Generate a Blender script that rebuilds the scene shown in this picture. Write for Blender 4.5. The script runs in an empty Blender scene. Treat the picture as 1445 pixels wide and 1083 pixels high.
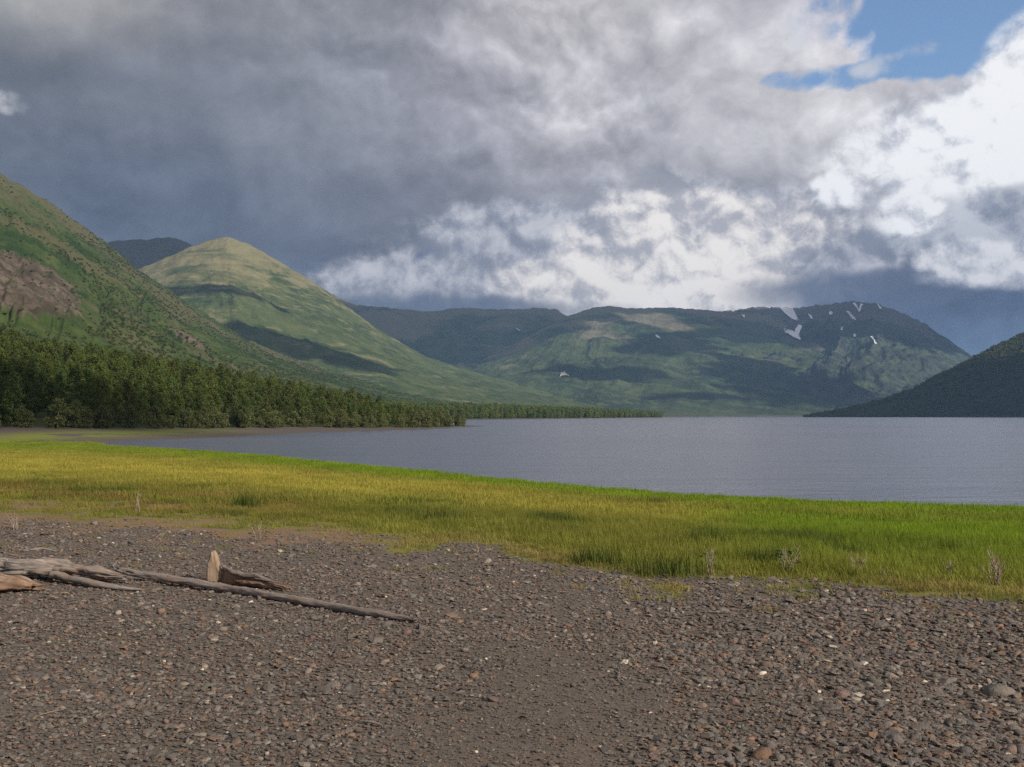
import bpy, bmesh, math, random, os
import numpy as np
from mathutils import Vector, Matrix

# ------------------------------------------------------------------ camera, world, sun, exposure
F = 1417.0            # focal length in photo pixels (photo 1445 x 1083)
CX, HY = 722.5, 587.0 # principal column, horizon row
H = 3.4               # eye height above the lake
R = math.radians
sc = bpy.context.scene
col = sc.collection

cam_d = bpy.data.cameras.new('camera')
cam_d.sensor_width = 36.0
cam_d.lens = F / 1445.0 * 36.0
cam_d.shift_y = (HY - 541.5) / 1445.0
cam_d.clip_start = 0.1
cam_d.clip_end = 60000
cam = bpy.data.objects.new('camera', cam_d)
cam.location = (0, 0, H)
cam.rotation_euler = (R(90), 0, 0)
col.objects.link(cam)
sc.camera = cam

sc.view_settings.view_transform = 'Standard'
sc.view_settings.look = 'None'
sc.view_settings.gamma = 1.0
sc.view_settings.exposure = 0.0
sc.render.engine = 'CYCLES'
sc.cycles.max_bounces = 8
sc.cycles.diffuse_bounces = 3
sc.cycles.glossy_bounces = 3
sc.cycles.transmission_bounces = 3
sc.cycles.transparent_max_bounces = 12
sc.cycles.volume_bounces = 1
sc.cycles.volume_step_rate = 1.0
sc.cycles.volume_max_steps = 256
sc.cycles.use_denoising = False   # the fine grain that is left suits the photograph

SUN_EL, SUN_AZ = 30.0, 128.0      # azimuth clockwise from +Y: behind the camera, to its right
S = Vector((math.sin(R(SUN_AZ)) * math.cos(R(SUN_EL)), math.cos(R(SUN_AZ)) * math.cos(R(SUN_EL)), math.sin(R(SUN_EL))))
sun_d = bpy.data.lights.new('sun', 'SUN')
sun_d.energy = 5.0
sun_d.angle = R(0.53)
sun_d.color = (1.0, 0.90, 0.76)
sun = bpy.data.objects.new('sun', sun_d)
sun.rotation_euler = S.to_track_quat('Z', 'Y').to_euler()
sun.location = (0, 0, 50)
col.objects.link(sun)

# ------------------------------------------------------------------ node helper
class NT:
    """small wrapper: build shader maths with python operators"""
    def __init__(s, tree): s.t = tree
    def new(s, kind, **kw):
        n = s.t.nodes.new(kind)
        for k, v in kw.items(): setattr(n, k, v)
        return n
    def put(s, sock, v):
        if isinstance(v, E): s.t.links.new(v.s, sock)
        elif hasattr(v, 'is_output'): s.t.links.new(v, sock)
        elif v is not None: sock.default_value = v
    def m(s, op, a, b=None, c=None, clamp=False):
        n = s.new('ShaderNodeMath', operation=op, use_clamp=clamp)
        for i, v in enumerate((a, b, c)):
            if v is not None: s.put(n.inputs[i], v)
        return E(s, n.outputs[0])
    def vm(s, op, a, b=None):
        n = s.new('ShaderNodeVectorMath', operation=op)
        s.put(n.inputs[0], a)
        if b is not None:
            if op == 'SCALE': s.put(n.inputs['Scale'], b)
            else: s.put(n.inputs[1], b)
        return E(s, n.outputs['Value'] if op in ('DOT_PRODUCT', 'LENGTH', 'DISTANCE') else n.outputs[0])
    def xyz(s, v):
        n = s.new('ShaderNodeSeparateXYZ'); s.put(n.inputs[0], v)
        return [E(s, o) for o in n.outputs]
    def comb(s, x, y, z):
        n = s.new('ShaderNodeCombineXYZ')
        for i, v in enumerate((x, y, z)): s.put(n.inputs[i], v)
        return E(s, n.outputs[0])
    def noise(s, vec, scale=1.0, detail=6.0, rough=0.55, lac=2.0, dist=0.0, color=False):
        n = s.new('ShaderNodeTexNoise', noise_dimensions='3D')
        s.put(n.inputs['Vector'], vec)
        s.put(n.inputs['Scale'], scale); n.inputs['Detail'].default_value = detail
        n.inputs['Roughness'].default_value = rough; n.inputs['Lacunarity'].default_value = lac
        n.inputs['Distortion'].default_value = dist
        return E(s, n.outputs['Color'] if color else n.outputs['Fac'])
    def voro(s, vec, scale=1.0, feature='F1', smooth=1.0, out='Distance'):
        n = s.new('ShaderNodeTexVoronoi', voronoi_dimensions='3D', feature=feature)
        s.put(n.inputs['Vector'], vec); n.inputs['Scale'].default_value = scale
        if feature == 'SMOOTH_F1': n.inputs['Smoothness'].default_value = smooth
        return E(s, n.outputs[out])
    def step(s, v, a, b, lo=0.0, hi=1.0):
        n = s.new('ShaderNodeMapRange', interpolation_type='SMOOTHSTEP')
        s.put(n.inputs['Value'], v)
        for k, x in (('From Min', a), ('From Max', b), ('To Min', lo), ('To Max', hi)): s.put(n.inputs[k], x)
        return E(s, n.outputs['Result'])
    def mix(s, f, a, b, mode='MIX'):
        n = s.new('ShaderNodeMix', data_type='RGBA', blend_type=mode)
        n.clamp_factor = True
        for k, v in ((0, f), (6, a), (7, b)):
            if isinstance(v, tuple) and len(v) == 3: v = v + (1.0,)
            s.put(n.inputs[k], v)
        return E(s, n.outputs[2])
    def mixf(s, f, a, b):
        n = s.new('ShaderNodeMix', data_type='FLOAT')
        for k, v in ((0, f), (2, a), (3, b)): s.put(n.inputs[k], v)
        return E(s, n.outputs[0])
    def ramp(s, f, stops, interp='LINEAR'):
        n = s.new('ShaderNodeValToRGB'); n.color_ramp.interpolation = interp
        s.put(n.inputs[0], f)
        el = n.color_ramp.elements
        while len(el) < len(stops): el.new(0.5)
        for e, (p, c) in zip(el, stops):
            e.position = p; e.color = tuple(c) + (1.0,) if len(c) == 3 else c
        return E(s, n.outputs[0])
class E:
    def __init__(s, nt, sock): s.n, s.s = nt, sock
    def __add__(s, o): return s.n.m('ADD', s, o)
    __radd__ = __add__
    def __sub__(s, o): return s.n.m('SUBTRACT', s, o)
    def __rsub__(s, o): return s.n.m('SUBTRACT', o, s)
    def __mul__(s, o): return s.n.m('MULTIPLY', s, o)
    __rmul__ = __mul__
    def __truediv__(s, o): return s.n.m('DIVIDE', s, o)
    def clamp(s): return s.n.m('ADD', s, 0.0, clamp=True)

def srgb(r, g, b):
    f = lambda c: c / 12.92 if c <= 0.04045 else ((c + 0.055) / 1.055) ** 2.4
    return tuple(f(c / 255.0) for c in (r, g, b))

# ------------------------------------------------------------------ sky: clear air plus a cloud deck
def azel(px, py):
    dx, dz = (px - CX) / F, (HY - py) / F
    return math.atan(dx), math.atan(dz / math.sqrt(1 + dx * dx))

def build_world():
    w = bpy.data.worlds.new('World'); sc.world = w; w.use_nodes = True
    t = w.node_tree; t.nodes.clear(); n = NT(t)
    out = n.new('ShaderNodeOutputWorld'); bg = n.new('ShaderNodeBackground')
    t.links.new(bg.outputs[0], out.inputs[0])
    sky = n.new('ShaderNodeTexSky', sky_type='NISHITA', sun_disc=False, sun_elevation=R(SUN_EL), sun_rotation=R(SUN_AZ),
                altitude=200.0, air_density=1.0, dust_density=0.1, ozone_density=3.0)
    D = n.vm('NORMALIZE', E(n, n.new('ShaderNodeTexCoord').outputs['Generated']))
    x, y, z = n.xyz(D)
    az = n.m('ARCTAN2', x, y); el = n.m('ARCSINE', z)
    # billowing warp so that nothing in the layout keeps a smooth outline
    w1 = n.noise(D, 7.0, 4.0, 0.6, color=True)
    w2 = n.noise(n.vm('ADD', D, (7.3, 1.1, 3.7)), 2.6, 2.0, 0.5, color=True)
    a1, b1, c1 = n.xyz(w1); a2, b2, c2 = n.xyz(w2)
    azw = az + (a1 - 0.5) * 0.10 + (a2 - 0.5) * 0.20
    elw = el + (b1 - 0.5) * 0.07 + (b2 - 0.5) * 0.07
    azs = az + (a1 - 0.5) * 0.055; els = el + (b1 - 0.5) * 0.045
    V = n.comb(azs * F, els * F, 0.0)
    Vn = n.comb(az * F, el * F, 0.0)
    def g(px, py, sx, sy, v=V):
        a0, e0 = azel(px, py); k = 0.85
        q = n.new('ShaderNodeVectorMath', operation='MULTIPLY_ADD')
        n.put(q.inputs[0], v); q.inputs[1].default_value = (k / sx, k / sy, 0); q.inputs[2].default_value = (-a0 * F * k / sx, -e0 * F * k / sy, 0)
        d = n.vm('DOT_PRODUCT', E(n, q.outputs[0]), E(n, q.outputs[0]))
        return n.m('MULTIPLY_ADD', d, -0.5, 1.0, clamp=True)
    # large masses of the deck: colours along the azimuth at a few elevations, the end colours go on all round
    A0, A1 = azel(-300, HY)[0], azel(1700, HY)[0]
    ta = n.m('DIVIDE', azw - A0, A1 - A0, clamp=True)
    rows = [(480, [(0, (82, 93, 116)), (600, (90, 100, 121)), (900, (104, 112, 131)), (1080, (88, 99, 124)), (1200, (76, 87, 111)), (1300, (62, 74, 101)), (1445, (66, 78, 105))]),
            (400, [(0, (90, 99, 119)), (200, (86, 96, 117)), (430, (96, 105, 126)), (560, (116, 122, 140)), (700, (130, 134, 149)), (880, (166, 166, 172)), (1050, (160, 162, 170)), (1180, (122, 128, 147)), (1270, (84, 94, 118)), (1340, (70, 81, 106)), (1445, (80, 91, 116))]),
            (290, [(0, (97, 105, 121)), (150, (91, 100, 119)), (260, (92, 101, 119)), (400, (109, 117, 134)), (560, (126, 130, 144)), (700, (156, 158, 169)), (880, (182, 183, 191)), (1050, (192, 194, 202)), (1180, (178, 181, 191)), (1300, (172, 175, 186)), (1445, (158, 163, 176))]),
            (150, [(0, (106, 112, 123)), (40, (107, 113, 125)), (180, (113, 119, 131)), (400, (131, 136, 148)), (560, (156, 158, 169)), (740, (180, 181, 189)), (880, (190, 191, 199)), (1050, (200, 201, 209)), (1250, (214, 215, 222)), (1445, (214, 215, 222))]),
            (5, [(-200, (148, 149, 152)), (0, (170, 171, 171)), (130, (163, 164, 166)), (300, (138, 141, 149)), (520, (140, 143, 152)), (680, (184, 184, 191)), (800, (190, 190, 196)), (930, (190, 191, 199)), (1120, (198, 200, 211)), (1445, (188, 191, 204))])]
    deck = None; pe = None
    for py, st in rows:
        c = n.ramp(ta, [((azel(px, HY)[0] - A0) / (A1 - A0), srgb(*rgb_)) for px, rgb_ in st], 'EASE')
        e = azel(CX, py)[1]
        deck = c if deck is None else n.mix(n.step(elw, pe, e), deck, c)
        pe = e
    # relief of the deck: noise compared with itself a little further towards the light
    Dz = n.vm('MULTIPLY', D, (1.0, 1.0, 1.3))
    Ds = n.vm('ADD', Dz, n.vm('SCALE', w1, 0.07))
    off = (0.010, 0.0, 0.030)
    f1 = n.noise(Ds, 5.2, 7.0, 0.55); f1o = n.noise(n.vm('ADD', Ds, off), 5.2, 7.0, 0.55)
    f2 = n.noise(Ds, 3.0, 3.0, 0.5)
    lit = (f1 - f1o)
    # heaped cumulus: one billowing field, read again a little further towards the light
    def field(P):
        nn = n.noise(P, 30.0, 5.0, 0.70)
        bil = lambda sc_: n.m('ABSOLUTE', n.noise(P, sc_, 0.0) - 0.5)
        return (bil(9.0) - 0.10) * 1.0 + (bil(20.0) - 0.11) * 0.75 + (bil(43.0) - 0.11) * 0.45 + (nn - 0.5) * 0.72 + 0.05
    Dq = n.vm('ADD', n.vm('MULTIPLY', D, (1, 1, 1.15)), n.vm('SCALE', w1, 0.045))
    fa = field(Dq); fb = field(n.vm('ADD', Dq, (0.005, 0.0, 0.011)))
    emb = fa - fb
    left_soft = n.step(az, azel(250, 0)[0], azel(900, 0)[0], 0.6, 1.0)
    gain = n.m('EXPONENT', (lit * 2.8 + emb * n.step(f2, 0.40, 0.60, 0.15, 0.8) + (f1 - 0.5) * 1.2 + (f2 - 0.5) * 0.5) * left_soft + 0.06)
    deck = n.vm('SCALE', deck, gain)
    deck = n.vm('MULTIPLY', deck, n.mix(n.step(f1, 0.35, 0.65), (0.99, 0.955, 0.945), (1.03, 0.98, 0.925)))
    # clear air showing through
    skyc = n.vm('SCALE', E(n, sky.outputs[0]), 0.15)
    fh = f1
    hole = g(1395, 22, 110, 50, Vn) * 1.25 + g(1315, 72, 60, 26) * 0.65 + g(1180, 110, 70, 13) * 0.9 + g(1560, -60, 260, 90, Vn)
    hole = hole + ((fh - 0.5) * 1.0 + fa * 1.7 - 0.08) * n.m('MULTIPLY', hole, 2.5, clamp=True)
    cover = 1.0 - n.step(hole, 0.30, 1.0)
    rgb = n.mix(cover, skyc, deck)
    # small dark gaps above the bank
    gap = g(605, 362, 42, 13) + g(735, 350, 16, 20) * 0.9 + g(465, 349, 12, 4) * 0.6 + g(40, 180, 20, 10) * 0.4
    rgb = n.mix(n.step(gap + (f1 - 0.5) * 1.2, 0.42, 0.75, 0.0, 0.85), rgb, srgb(82, 96, 128))
    def cumulus(rgb, blobs, lo, hi, shadow, bright, amp=1.0, soft=(0.40, 0.60), op=1.0, lift=0.55):
        m = None
        for px, py, sx, sy, wt in blobs:
            k = g(px, py, sx, sy) * wt; m = k if m is None else m + k
        body = m + fa * amp * n.m('MULTIPLY', m, 2.5, clamp=True)
        mask = n.step(body, soft[0], soft[1], 0.0, op)
        shade = n.step(emb * 4.6 + (body - 0.5) * lift + (f1 - 0.5) * 0.8, lo * 1.5, hi * 1.6)
        return n.mix(mask, rgb, n.mix(shade, shadow, bright))
    # soft grey billows of the whole bank, then its lit heads
    rgb = cumulus(rgb, [(690, 380, 150, 60, .75), (540, 412, 110, 34, .6), (690, 330, 50, 36, .6), (1130, 370, 120, 60, .7), (930, 360, 200, 80, .8)], -0.55, 0.85, srgb(136, 140, 155), srgb(204, 204, 211), 1.0, (0.16, 0.80), lift=0.3)
    rgb = cumulus(rgb, [(925, 340, 95, 58, .8), (850, 408, 120, 32, .85), (1000, 415, 80, 30, .85), (930, 432, 130, 16, .8), (1010, 350, 80, 50, .6), (1130, 320, 70, 30, .5), (1060, 400, 70, 40, .6), (770, 390, 70, 26, .45)], -0.5, 0.65, srgb(178, 177, 185), srgb(250, 244, 239), 1.15, (0.12, 0.92), lift=0.5)
    base = g(620, 432, 200, 14) + g(1190, 412, 110, 24) + g(1290, 440, 90, 40) * 0.6
    rgb = n.mix(n.step(base + (fa - 0.1) * 0.5, 0.15, 0.95, 0.0, 0.85), rgb, srgb(88, 98, 122))
    rgb = cumulus(rgb, [(1462, 130, 52, 66, 1.0), (1440, 180, 75, 50, .8), (1350, 200, 85, 46, 0.8), (1230, 225, 80, 40, .5), (1445, 230, 80, 60, .8)], -0.75, 0.45, srgb(186, 190, 202), srgb(252, 252, 253), 1.1, (0.14, 0.92), lift=0.55)
    rgb = cumulus(rgb, [(1430, 300, 120, 30, .9), (1380, 335, 90, 22, .7)], -0.7, 0.8, srgb(134, 140, 157), srgb(204, 207, 215), 0.9, (0.25, 0.9), op=.9, lift=0.3)
    rgb = cumulus(rgb, [(1290, 270, 30, 24, .62), (1272, 300, 30, 22, .62), (1310, 300, 26, 20, .4), (1195, 245, 34, 28, .5), (1185, 275, 34, 18, .5)], -0.6, 0.45, srgb(184, 188, 200), srgb(250, 250, 252), 1.1, (0.24, 0.85), lift=0.4)
    rgb = cumulus(rgb, [(1440, 380, 85, 22, 1.0), (1360, 358, 60, 14, .6)], -0.6, 0.6, srgb(160, 165, 180), srgb(232, 232, 236), 0.9, (0.20, 0.85), lift=0.4)
    rgb = cumulus(rgb, [(8, 136, 22, 10, .7), (745, 152, 45, 18, .5), (900, 160, 34, 14, .45), (1060, 190, 60, 24, .35), (1228, 96, 26, 15, .75), (1292, 74, 24, 9, .5), (1100, 60, 60, 30, .5)], -0.6, 0.5, srgb(160, 163, 172), srgb(216, 216, 218), 0.9, (0.22, 1.0), op=.8, lift=0.3)
    t.links.new(rgb.s, bg.inputs[0]); bg.inputs[1].default_value = 1.0
build_world()
sc.world.cycles.sampling_method = 'MANUAL'
sc.world.cycles.sample_map_resolution = 128
# ------------------------------------------------------------------ numpy noise
rng = np.random.default_rng(7)
random.seed(7)
_perm = np.random.default_rng(3).permutation(4096)
_grad = np.random.default_rng(4).uniform(0, 2 * math.pi, 4096)
def perlin(x, y):
    xi = np.floor(x).astype(int); yi = np.floor(y).astype(int)
    xf = x - xi; yf = y - yi
    u = xf * xf * xf * (xf * (xf * 6 - 15) + 10); v = yf * yf * yf * (yf * (yf * 6 - 15) + 10)
    def gr(ix, iy, fx, fy):
        a = _grad[_perm[(_perm[ix & 4095] + iy) & 4095]]
        return np.cos(a) * fx + np.sin(a) * fy
    n00 = gr(xi, yi, xf, yf); n10 = gr(xi + 1, yi, xf - 1, yf)
    n01 = gr(xi, yi + 1, xf, yf - 1); n11 = gr(xi + 1, yi + 1, xf - 1, yf - 1)
    return ((n00 * (1 - u) + n10 * u) * (1 - v) + (n01 * (1 - u) + n11 * u) * v) * 1.4
def fbm(x, y, oct=5, gain=0.5, lac=2.03):
    s = 0; a = 1.0
    for i in range(oct):
        s = s + a * perlin(x + i * 17.3, y - i * 9.1); a *= gain; x = x * lac; y = y * lac
    return s
def ridged(x, y, oct=5, gain=0.5):
    s = 0; a = 1.0
    for i in range(oct):
        s = s + a * (1 - 2 * np.abs(perlin(x + i * 11.7, y + i * 5.3))); a *= gain; x = x * 2.05; y = y * 2.05
    return s
def sstep(v, a, b):
    t = np.clip((v - a) / (b - a), 0, 1); return t * t * (3 - 2 * t)

def P(px, py, Y):                   # the point at depth Y seen at a photo pixel
    return np.array((Y * (px - CX) / F, Y, H + Y * (HY - py) / F))
def G(px, py, z=0.0):               # the point of the level z seen at a photo pixel
    Y = (H - z) * F / (py - HY); return np.array((Y * (px - CX) / F, Y, z))

# ------------------------------------------------------------------ materials
MATS = {}
def material(name, fn, bump=None):
    m = bpy.data.materials.new(name); m.use_nodes = True
    t = m.node_tree; t.nodes.clear(); n = NT(t)
    out = n.new('ShaderNodeOutputMaterial'); bs = n.new('ShaderNodeBsdfPrincipled')
    t.links.new(bs.outputs[0], out.inputs[0])
    bs.inputs['Specular IOR Level'].default_value = 0.2
    fn(n, bs, out); MATS[name] = m; return m
def bump(n, bs, h, dist=0.02, strength=0.6):
    b = n.new('ShaderNodeBump'); b.inputs['Distance'].default_value = dist; b.inputs['Strength'].default_value = strength
    n.put(b.inputs['Height'], h); n.t.links.new(b.outputs[0], bs.inputs['Normal'])
def pos(n): return E(n, n.new('ShaderNodeNewGeometry').outputs['Position'])
def objco(n): return E(n, n.new('ShaderNodeTexCoord').outputs['Object'])
def attr(n, name, kind='GEOMETRY', out='Fac'):
    a = n.new('ShaderNodeAttribute', attribute_type=kind, attribute_name=name); return E(n, a.outputs[out])

# ------------------------------------------------------------------ object helpers
def mesh_obj(name, verts, faces, mat, parent=None, smooth=True, link=True):
    me = bpy.data.meshes.new(name)
    if isinstance(verts, np.ndarray): verts = verts.tolist()
    if isinstance(faces, np.ndarray): faces = faces.tolist()
    me.from_pydata(verts, [], faces); me.update()
    if smooth: me.polygons.foreach_set('use_smooth', [True] * len(me.polygons))
    if mat: me.materials.append(MATS[mat])
    o = bpy.data.objects.new(name, me)
    if link: col.objects.link(o)
    if parent: o.parent = parent
    return o
def tag(o, label=None, cat=None, group=None, kind=None):
    if label: o['label'] = label
    if cat: o['category'] = cat
    if group: o['group'] = group
    if kind: o['kind'] = kind
    return o
def empty(name, loc=(0, 0, 0), rz=0.0):
    o = bpy.data.objects.new(name, None); o.empty_display_size = 0.2
    col.objects.link(o); o.location = loc; o.rotation_euler = (0, 0, rz); return o
def add_attr(me, name, vals):
    a = me.attributes.new(name, 'FLOAT', 'POINT'); a.data.foreach_set('value', np.asarray(vals, dtype=np.float32))
def grid_faces(nr, nc, wrap=False):
    i, j = np.meshgrid(np.arange(nr - 1), np.arange(nc if wrap else nc - 1), indexing='ij')
    a = i * nc + j; b = i * nc + (j + 1) % nc
    return np.stack([a, b, b + nc, a + nc], -1).reshape(-1, 4)
def scatter(name, pts, rot, scl, idx, colr, protos, label, cat, parent=None):
    """one countless mass: points with their own size, turn and colour, each carrying one of the prototype meshes"""
    me = bpy.data.meshes.new(name); me.from_pydata(np.asarray(pts).tolist(), [], [])
    nP = len(pts)
    def at(nm, typ, key, v):
        a = me.attributes.new(nm, typ, 'POINT'); a.data.foreach_set(key, np.asarray(v).ravel())
    at('rot', 'FLOAT_VECTOR', 'vector', np.asarray(rot, dtype=np.float32)); at('scl', 'FLOAT_VECTOR', 'vector', np.asarray(scl, dtype=np.float32))
    at('pick', 'INT', 'value', np.asarray(idx, dtype=np.int32))
    c4 = np.ones((nP, 4), dtype=np.float32); c4[:, :3] = colr
    at('tcol', 'FLOAT_COLOR', 'color', c4)
    o = bpy.data.objects.new(name, me); col.objects.link(o)
    if parent: o.parent = parent
    gt = bpy.data.node_groups.new(name, 'GeometryNodeTree')
    gt.interface.new_socket('Geometry', in_out='INPUT', socket_type='NodeSocketGeometry')
    gt.interface.new_socket('Geometry', in_out='OUTPUT', socket_type='NodeSocketGeometry')
    N = gt.nodes.new; L = gt.links.new
    gi, go, ip, jn = N('NodeGroupInput'), N('NodeGroupOutput'), N('GeometryNodeInstanceOnPoints'), N('GeometryNodeJoinGeometry')
    for p in reversed(protos):
        oi = N('GeometryNodeObjectInfo'); oi.inputs['Object'].default_value = p; oi.inputs['As Instance'].default_value = True
        L(oi.outputs['Geometry'], jn.inputs[0])
    L(gi.outputs[0], ip.inputs['Points']); L(jn.outputs[0], ip.inputs['Instance'])
    ip.inputs['Pick Instance'].default_value = True
    for nm, typ, sock in (('rot', 'FLOAT_VECTOR', 'Rotation'), ('scl', 'FLOAT_VECTOR', 'Scale'), ('pick', 'INT', 'Instance Index')):
        na = N('GeometryNodeInputNamedAttribute'); na.data_type = typ; na.inputs['Name'].default_value = nm
        if nm == 'rot':
            er = N('FunctionNodeEulerToRotation'); L(na.outputs[0], er.inputs[0]); L(er.outputs[0], ip.inputs[sock])
        else: L(na.outputs[0], ip.inputs[sock])
    L(ip.outputs[0], go.inputs[0])
    md = o.modifiers.new('scatter', 'NODES'); md.node_group = gt
    if parent: o['kind'] = 'stuff'
    else: tag(o, label, cat, kind='stuff')
    return o

# ------------------------------------------------------------------ the lie of the land
near_shore = np.array([(600, -200), (200, -40), (60, 14)] + [tuple(G(px, py, 0.38)[:2]) for px, py in
              ((1445, 708), (1200, 701), (980, 691), (830, 681), (700, 669), (600, 660), (360, 637.5), (212, 628.5), (140, 625.5))])
bay_shore = np.array([tuple(G(px, py, 0.0)[:2]) for px, py in ((134, 625.2), (224, 621), (324, 617), (438, 611), (577, 606.5), (640, 604), (688, 601.8))])
tip = bay_shore[-1]
far_shore = np.array([(tip[0] - 4, tip[1] + 14), (-40, 385), (-85, 470), (-90, 620), (-60, 760), (-22, 880), (90, 1200), (200, 1550), (290, 1850), (300, 2100), (420, 2500), (640, 3050), (960, 3350), (1000, 3000), (800, 2550), (700, 2400), (760, 2330), (900, 2260), (1080, 2150), (2200, 2050), (3600, 700), (2600, -400)])
lake_poly = np.vstack([near_shore, bay_shore, far_shore])
def seg_dist(x, y, poly, closed=True):
    d = np.full(x.shape, 1e12)
    n = len(poly)
    for i in range(n if closed else n - 1):
        a = poly[i]; b = poly[(i + 1) % n]; ab = b - a
        t = np.clip(((x - a[0]) * ab[0] + (y - a[1]) * ab[1]) / (ab @ ab), 0, 1)
        d = np.minimum(d, (x - a[0] - t * ab[0]) ** 2 + (y - a[1] - t * ab[1]) ** 2)
    return np.sqrt(d)
def inside(x, y, poly):
    c = np.zeros(x.shape, bool); n = len(poly)
    for i in range(n):
        a = poly[i]; b = poly[(i + 1) % n]
        if a[1] == b[1]: continue
        k = ((a[1] > y) != (b[1] > y)) & (x < (b[0] - a[0]) * (y - a[1]) / (b[1] - a[1]) + a[0]); c ^= k
    return c
_be = np.array([tuple(G(px, py, 1.42)[:2]) for px, py in ((-300, 728), (0, 736), (160, 742), (300, 752), (480, 760), (600, 768), (720, 780), (820, 800), (900, 818), (1000, 826), (1200, 838), (1445, 850), (1800, 862))])
_be = _be[np.argsort(_be[:, 0])]
def beach_edge(x): return np.interp(x, _be[:, 0], _be[:, 1])
_ns = near_shore[np.argsort(near_shore[:, 0])]
def shore_y(x): return np.interp(x, _ns[:, 0], _ns[:, 1])
def ground(x, y):
    """height of the land (or the lake bed) and distance to the water's edge, negative in the lake"""
    x = np.asarray(x, float); y = np.asarray(y, float)
    w = fbm(x / 9.0, y / 9.0, 3) * np.clip(np.abs(y) / 60.0, 0.05, 1.0) * 1.2
    d = seg_dist(x + w, y - w * 0.6, lake_poly); d = np.where(inside(x + w, y - w * 0.6, lake_poly), -d, d)
    yb = beach_edge(x); ys = np.maximum(shore_y(x), yb + 8)
    q = np.clip((y - yb) / (ys - yb), 0, 1)
    und = fbm(x / 2.2, y / 2.2, 4) * 0.035 + fbm(x / 7.0 + 4, y / 7.0, 3) * 0.05
    zn = np.where(y < yb, 1.42 + 0.38 * np.clip((yb - y) / np.maximum(yb, 6), 0, 1.4), 1.36 * (1 - q) ** 1.25 + 0.06) + und * np.clip(1 - q, 0.25, 1)
    zf = 0.045 * np.clip(d, 0, 34) + 0.185 * np.clip(d - 34, 0, 230) + 0.02 * np.clip(d - 264, 0, 1e9)
    zfar = np.where(x > -12, 0.05 * np.clip(d, 0, 300), zf)
    zfar = np.where(y > 600, 0.05 * np.clip(d, 0, 300), zfar)
    zfar = zfar + fbm(x / 30, y / 30, 4) * 0.35 * sstep(d, 4, 40)
    k = sstep(y, 112, 150)
    z = zn * (1 - k) + zfar * k
    z = np.where((y > 20) & (d < 6), np.minimum(z, 0.02 + 0.07 * np.maximum(d, 0)) * 0.5 + z * 0.5, z)
    z = np.where(d < 0, np.maximum(-0.07 + 0.09 * d, -4.0), np.maximum(z, 0.03 + 0.004 * np.minimum(d, 10)))
    return z, d

def m_ground(n, bs, out):
    p = pos(n); gv = attr(n, 'gravel'); mv = attr(n, 'meadow')
    n1 = n.noise(p, 1.6, 6, 0.6); n2 = n.noise(p, 14.0, 6, 0.65); n3 = n.noise(p, 0.35, 4, 0.5); n4 = n.noise(p, 55.0, 4, 0.7)
    grav = n.mix(n2, (0.075, 0.062, 0.052), (0.20, 0.165, 0.135))
    grav = n.mix(n.step(n1, 0.45, 0.7), grav, (0.15, 0.112, 0.085))
    grav = n.mix(n4 * 0.6, grav, (0.11, 0.09, 0.075))
    soil = n.mix(n2, (0.16, 0.095, 0.060), (0.26, 0.175, 0.11))
    turf = n.mix(n2, (0.12, 0.11, 0.026), (0.25, 0.21, 0.06))
    turf = n.mix(n.step(n1, 0.45, 0.62), turf, (0.10, 0.115, 0.02))
    soilf = attr(n, 'soil')
    m = n.step(mv + (n1 - 0.5) * 0.5 + (n2 - 0.5) * 0.25, 0.40, 0.60)
    c = n.mix(m, grav, turf)
    c = n.mix(n.step(soilf + (n1 - 0.5) * 0.9, 0.35, 0.75), c, soil)
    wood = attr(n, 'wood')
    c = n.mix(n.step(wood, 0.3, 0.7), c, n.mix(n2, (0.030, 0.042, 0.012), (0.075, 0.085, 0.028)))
    far = attr(n, 'strand')
    fg = n.noise(p, 0.12, 5, 0.6)
    sc_ = n.mix(n2, (0.066, 0.055, 0.050), (0.125, 0.102, 0.088))
    sc_ = n.mix(attr(n, 'green') * n.step(fg, 0.34, 0.5), sc_, (0.16, 0.18, 0.03))
    c = n.mix(far, c, sc_)
    n.put(bs.inputs['Base Color'], c); bs.inputs['Roughness'].default_value = 0.92
    bump(n, bs, n2 * 0.6 + n4 * 0.4, 0.03, 0.8)
material('ground', m_ground)

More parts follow.
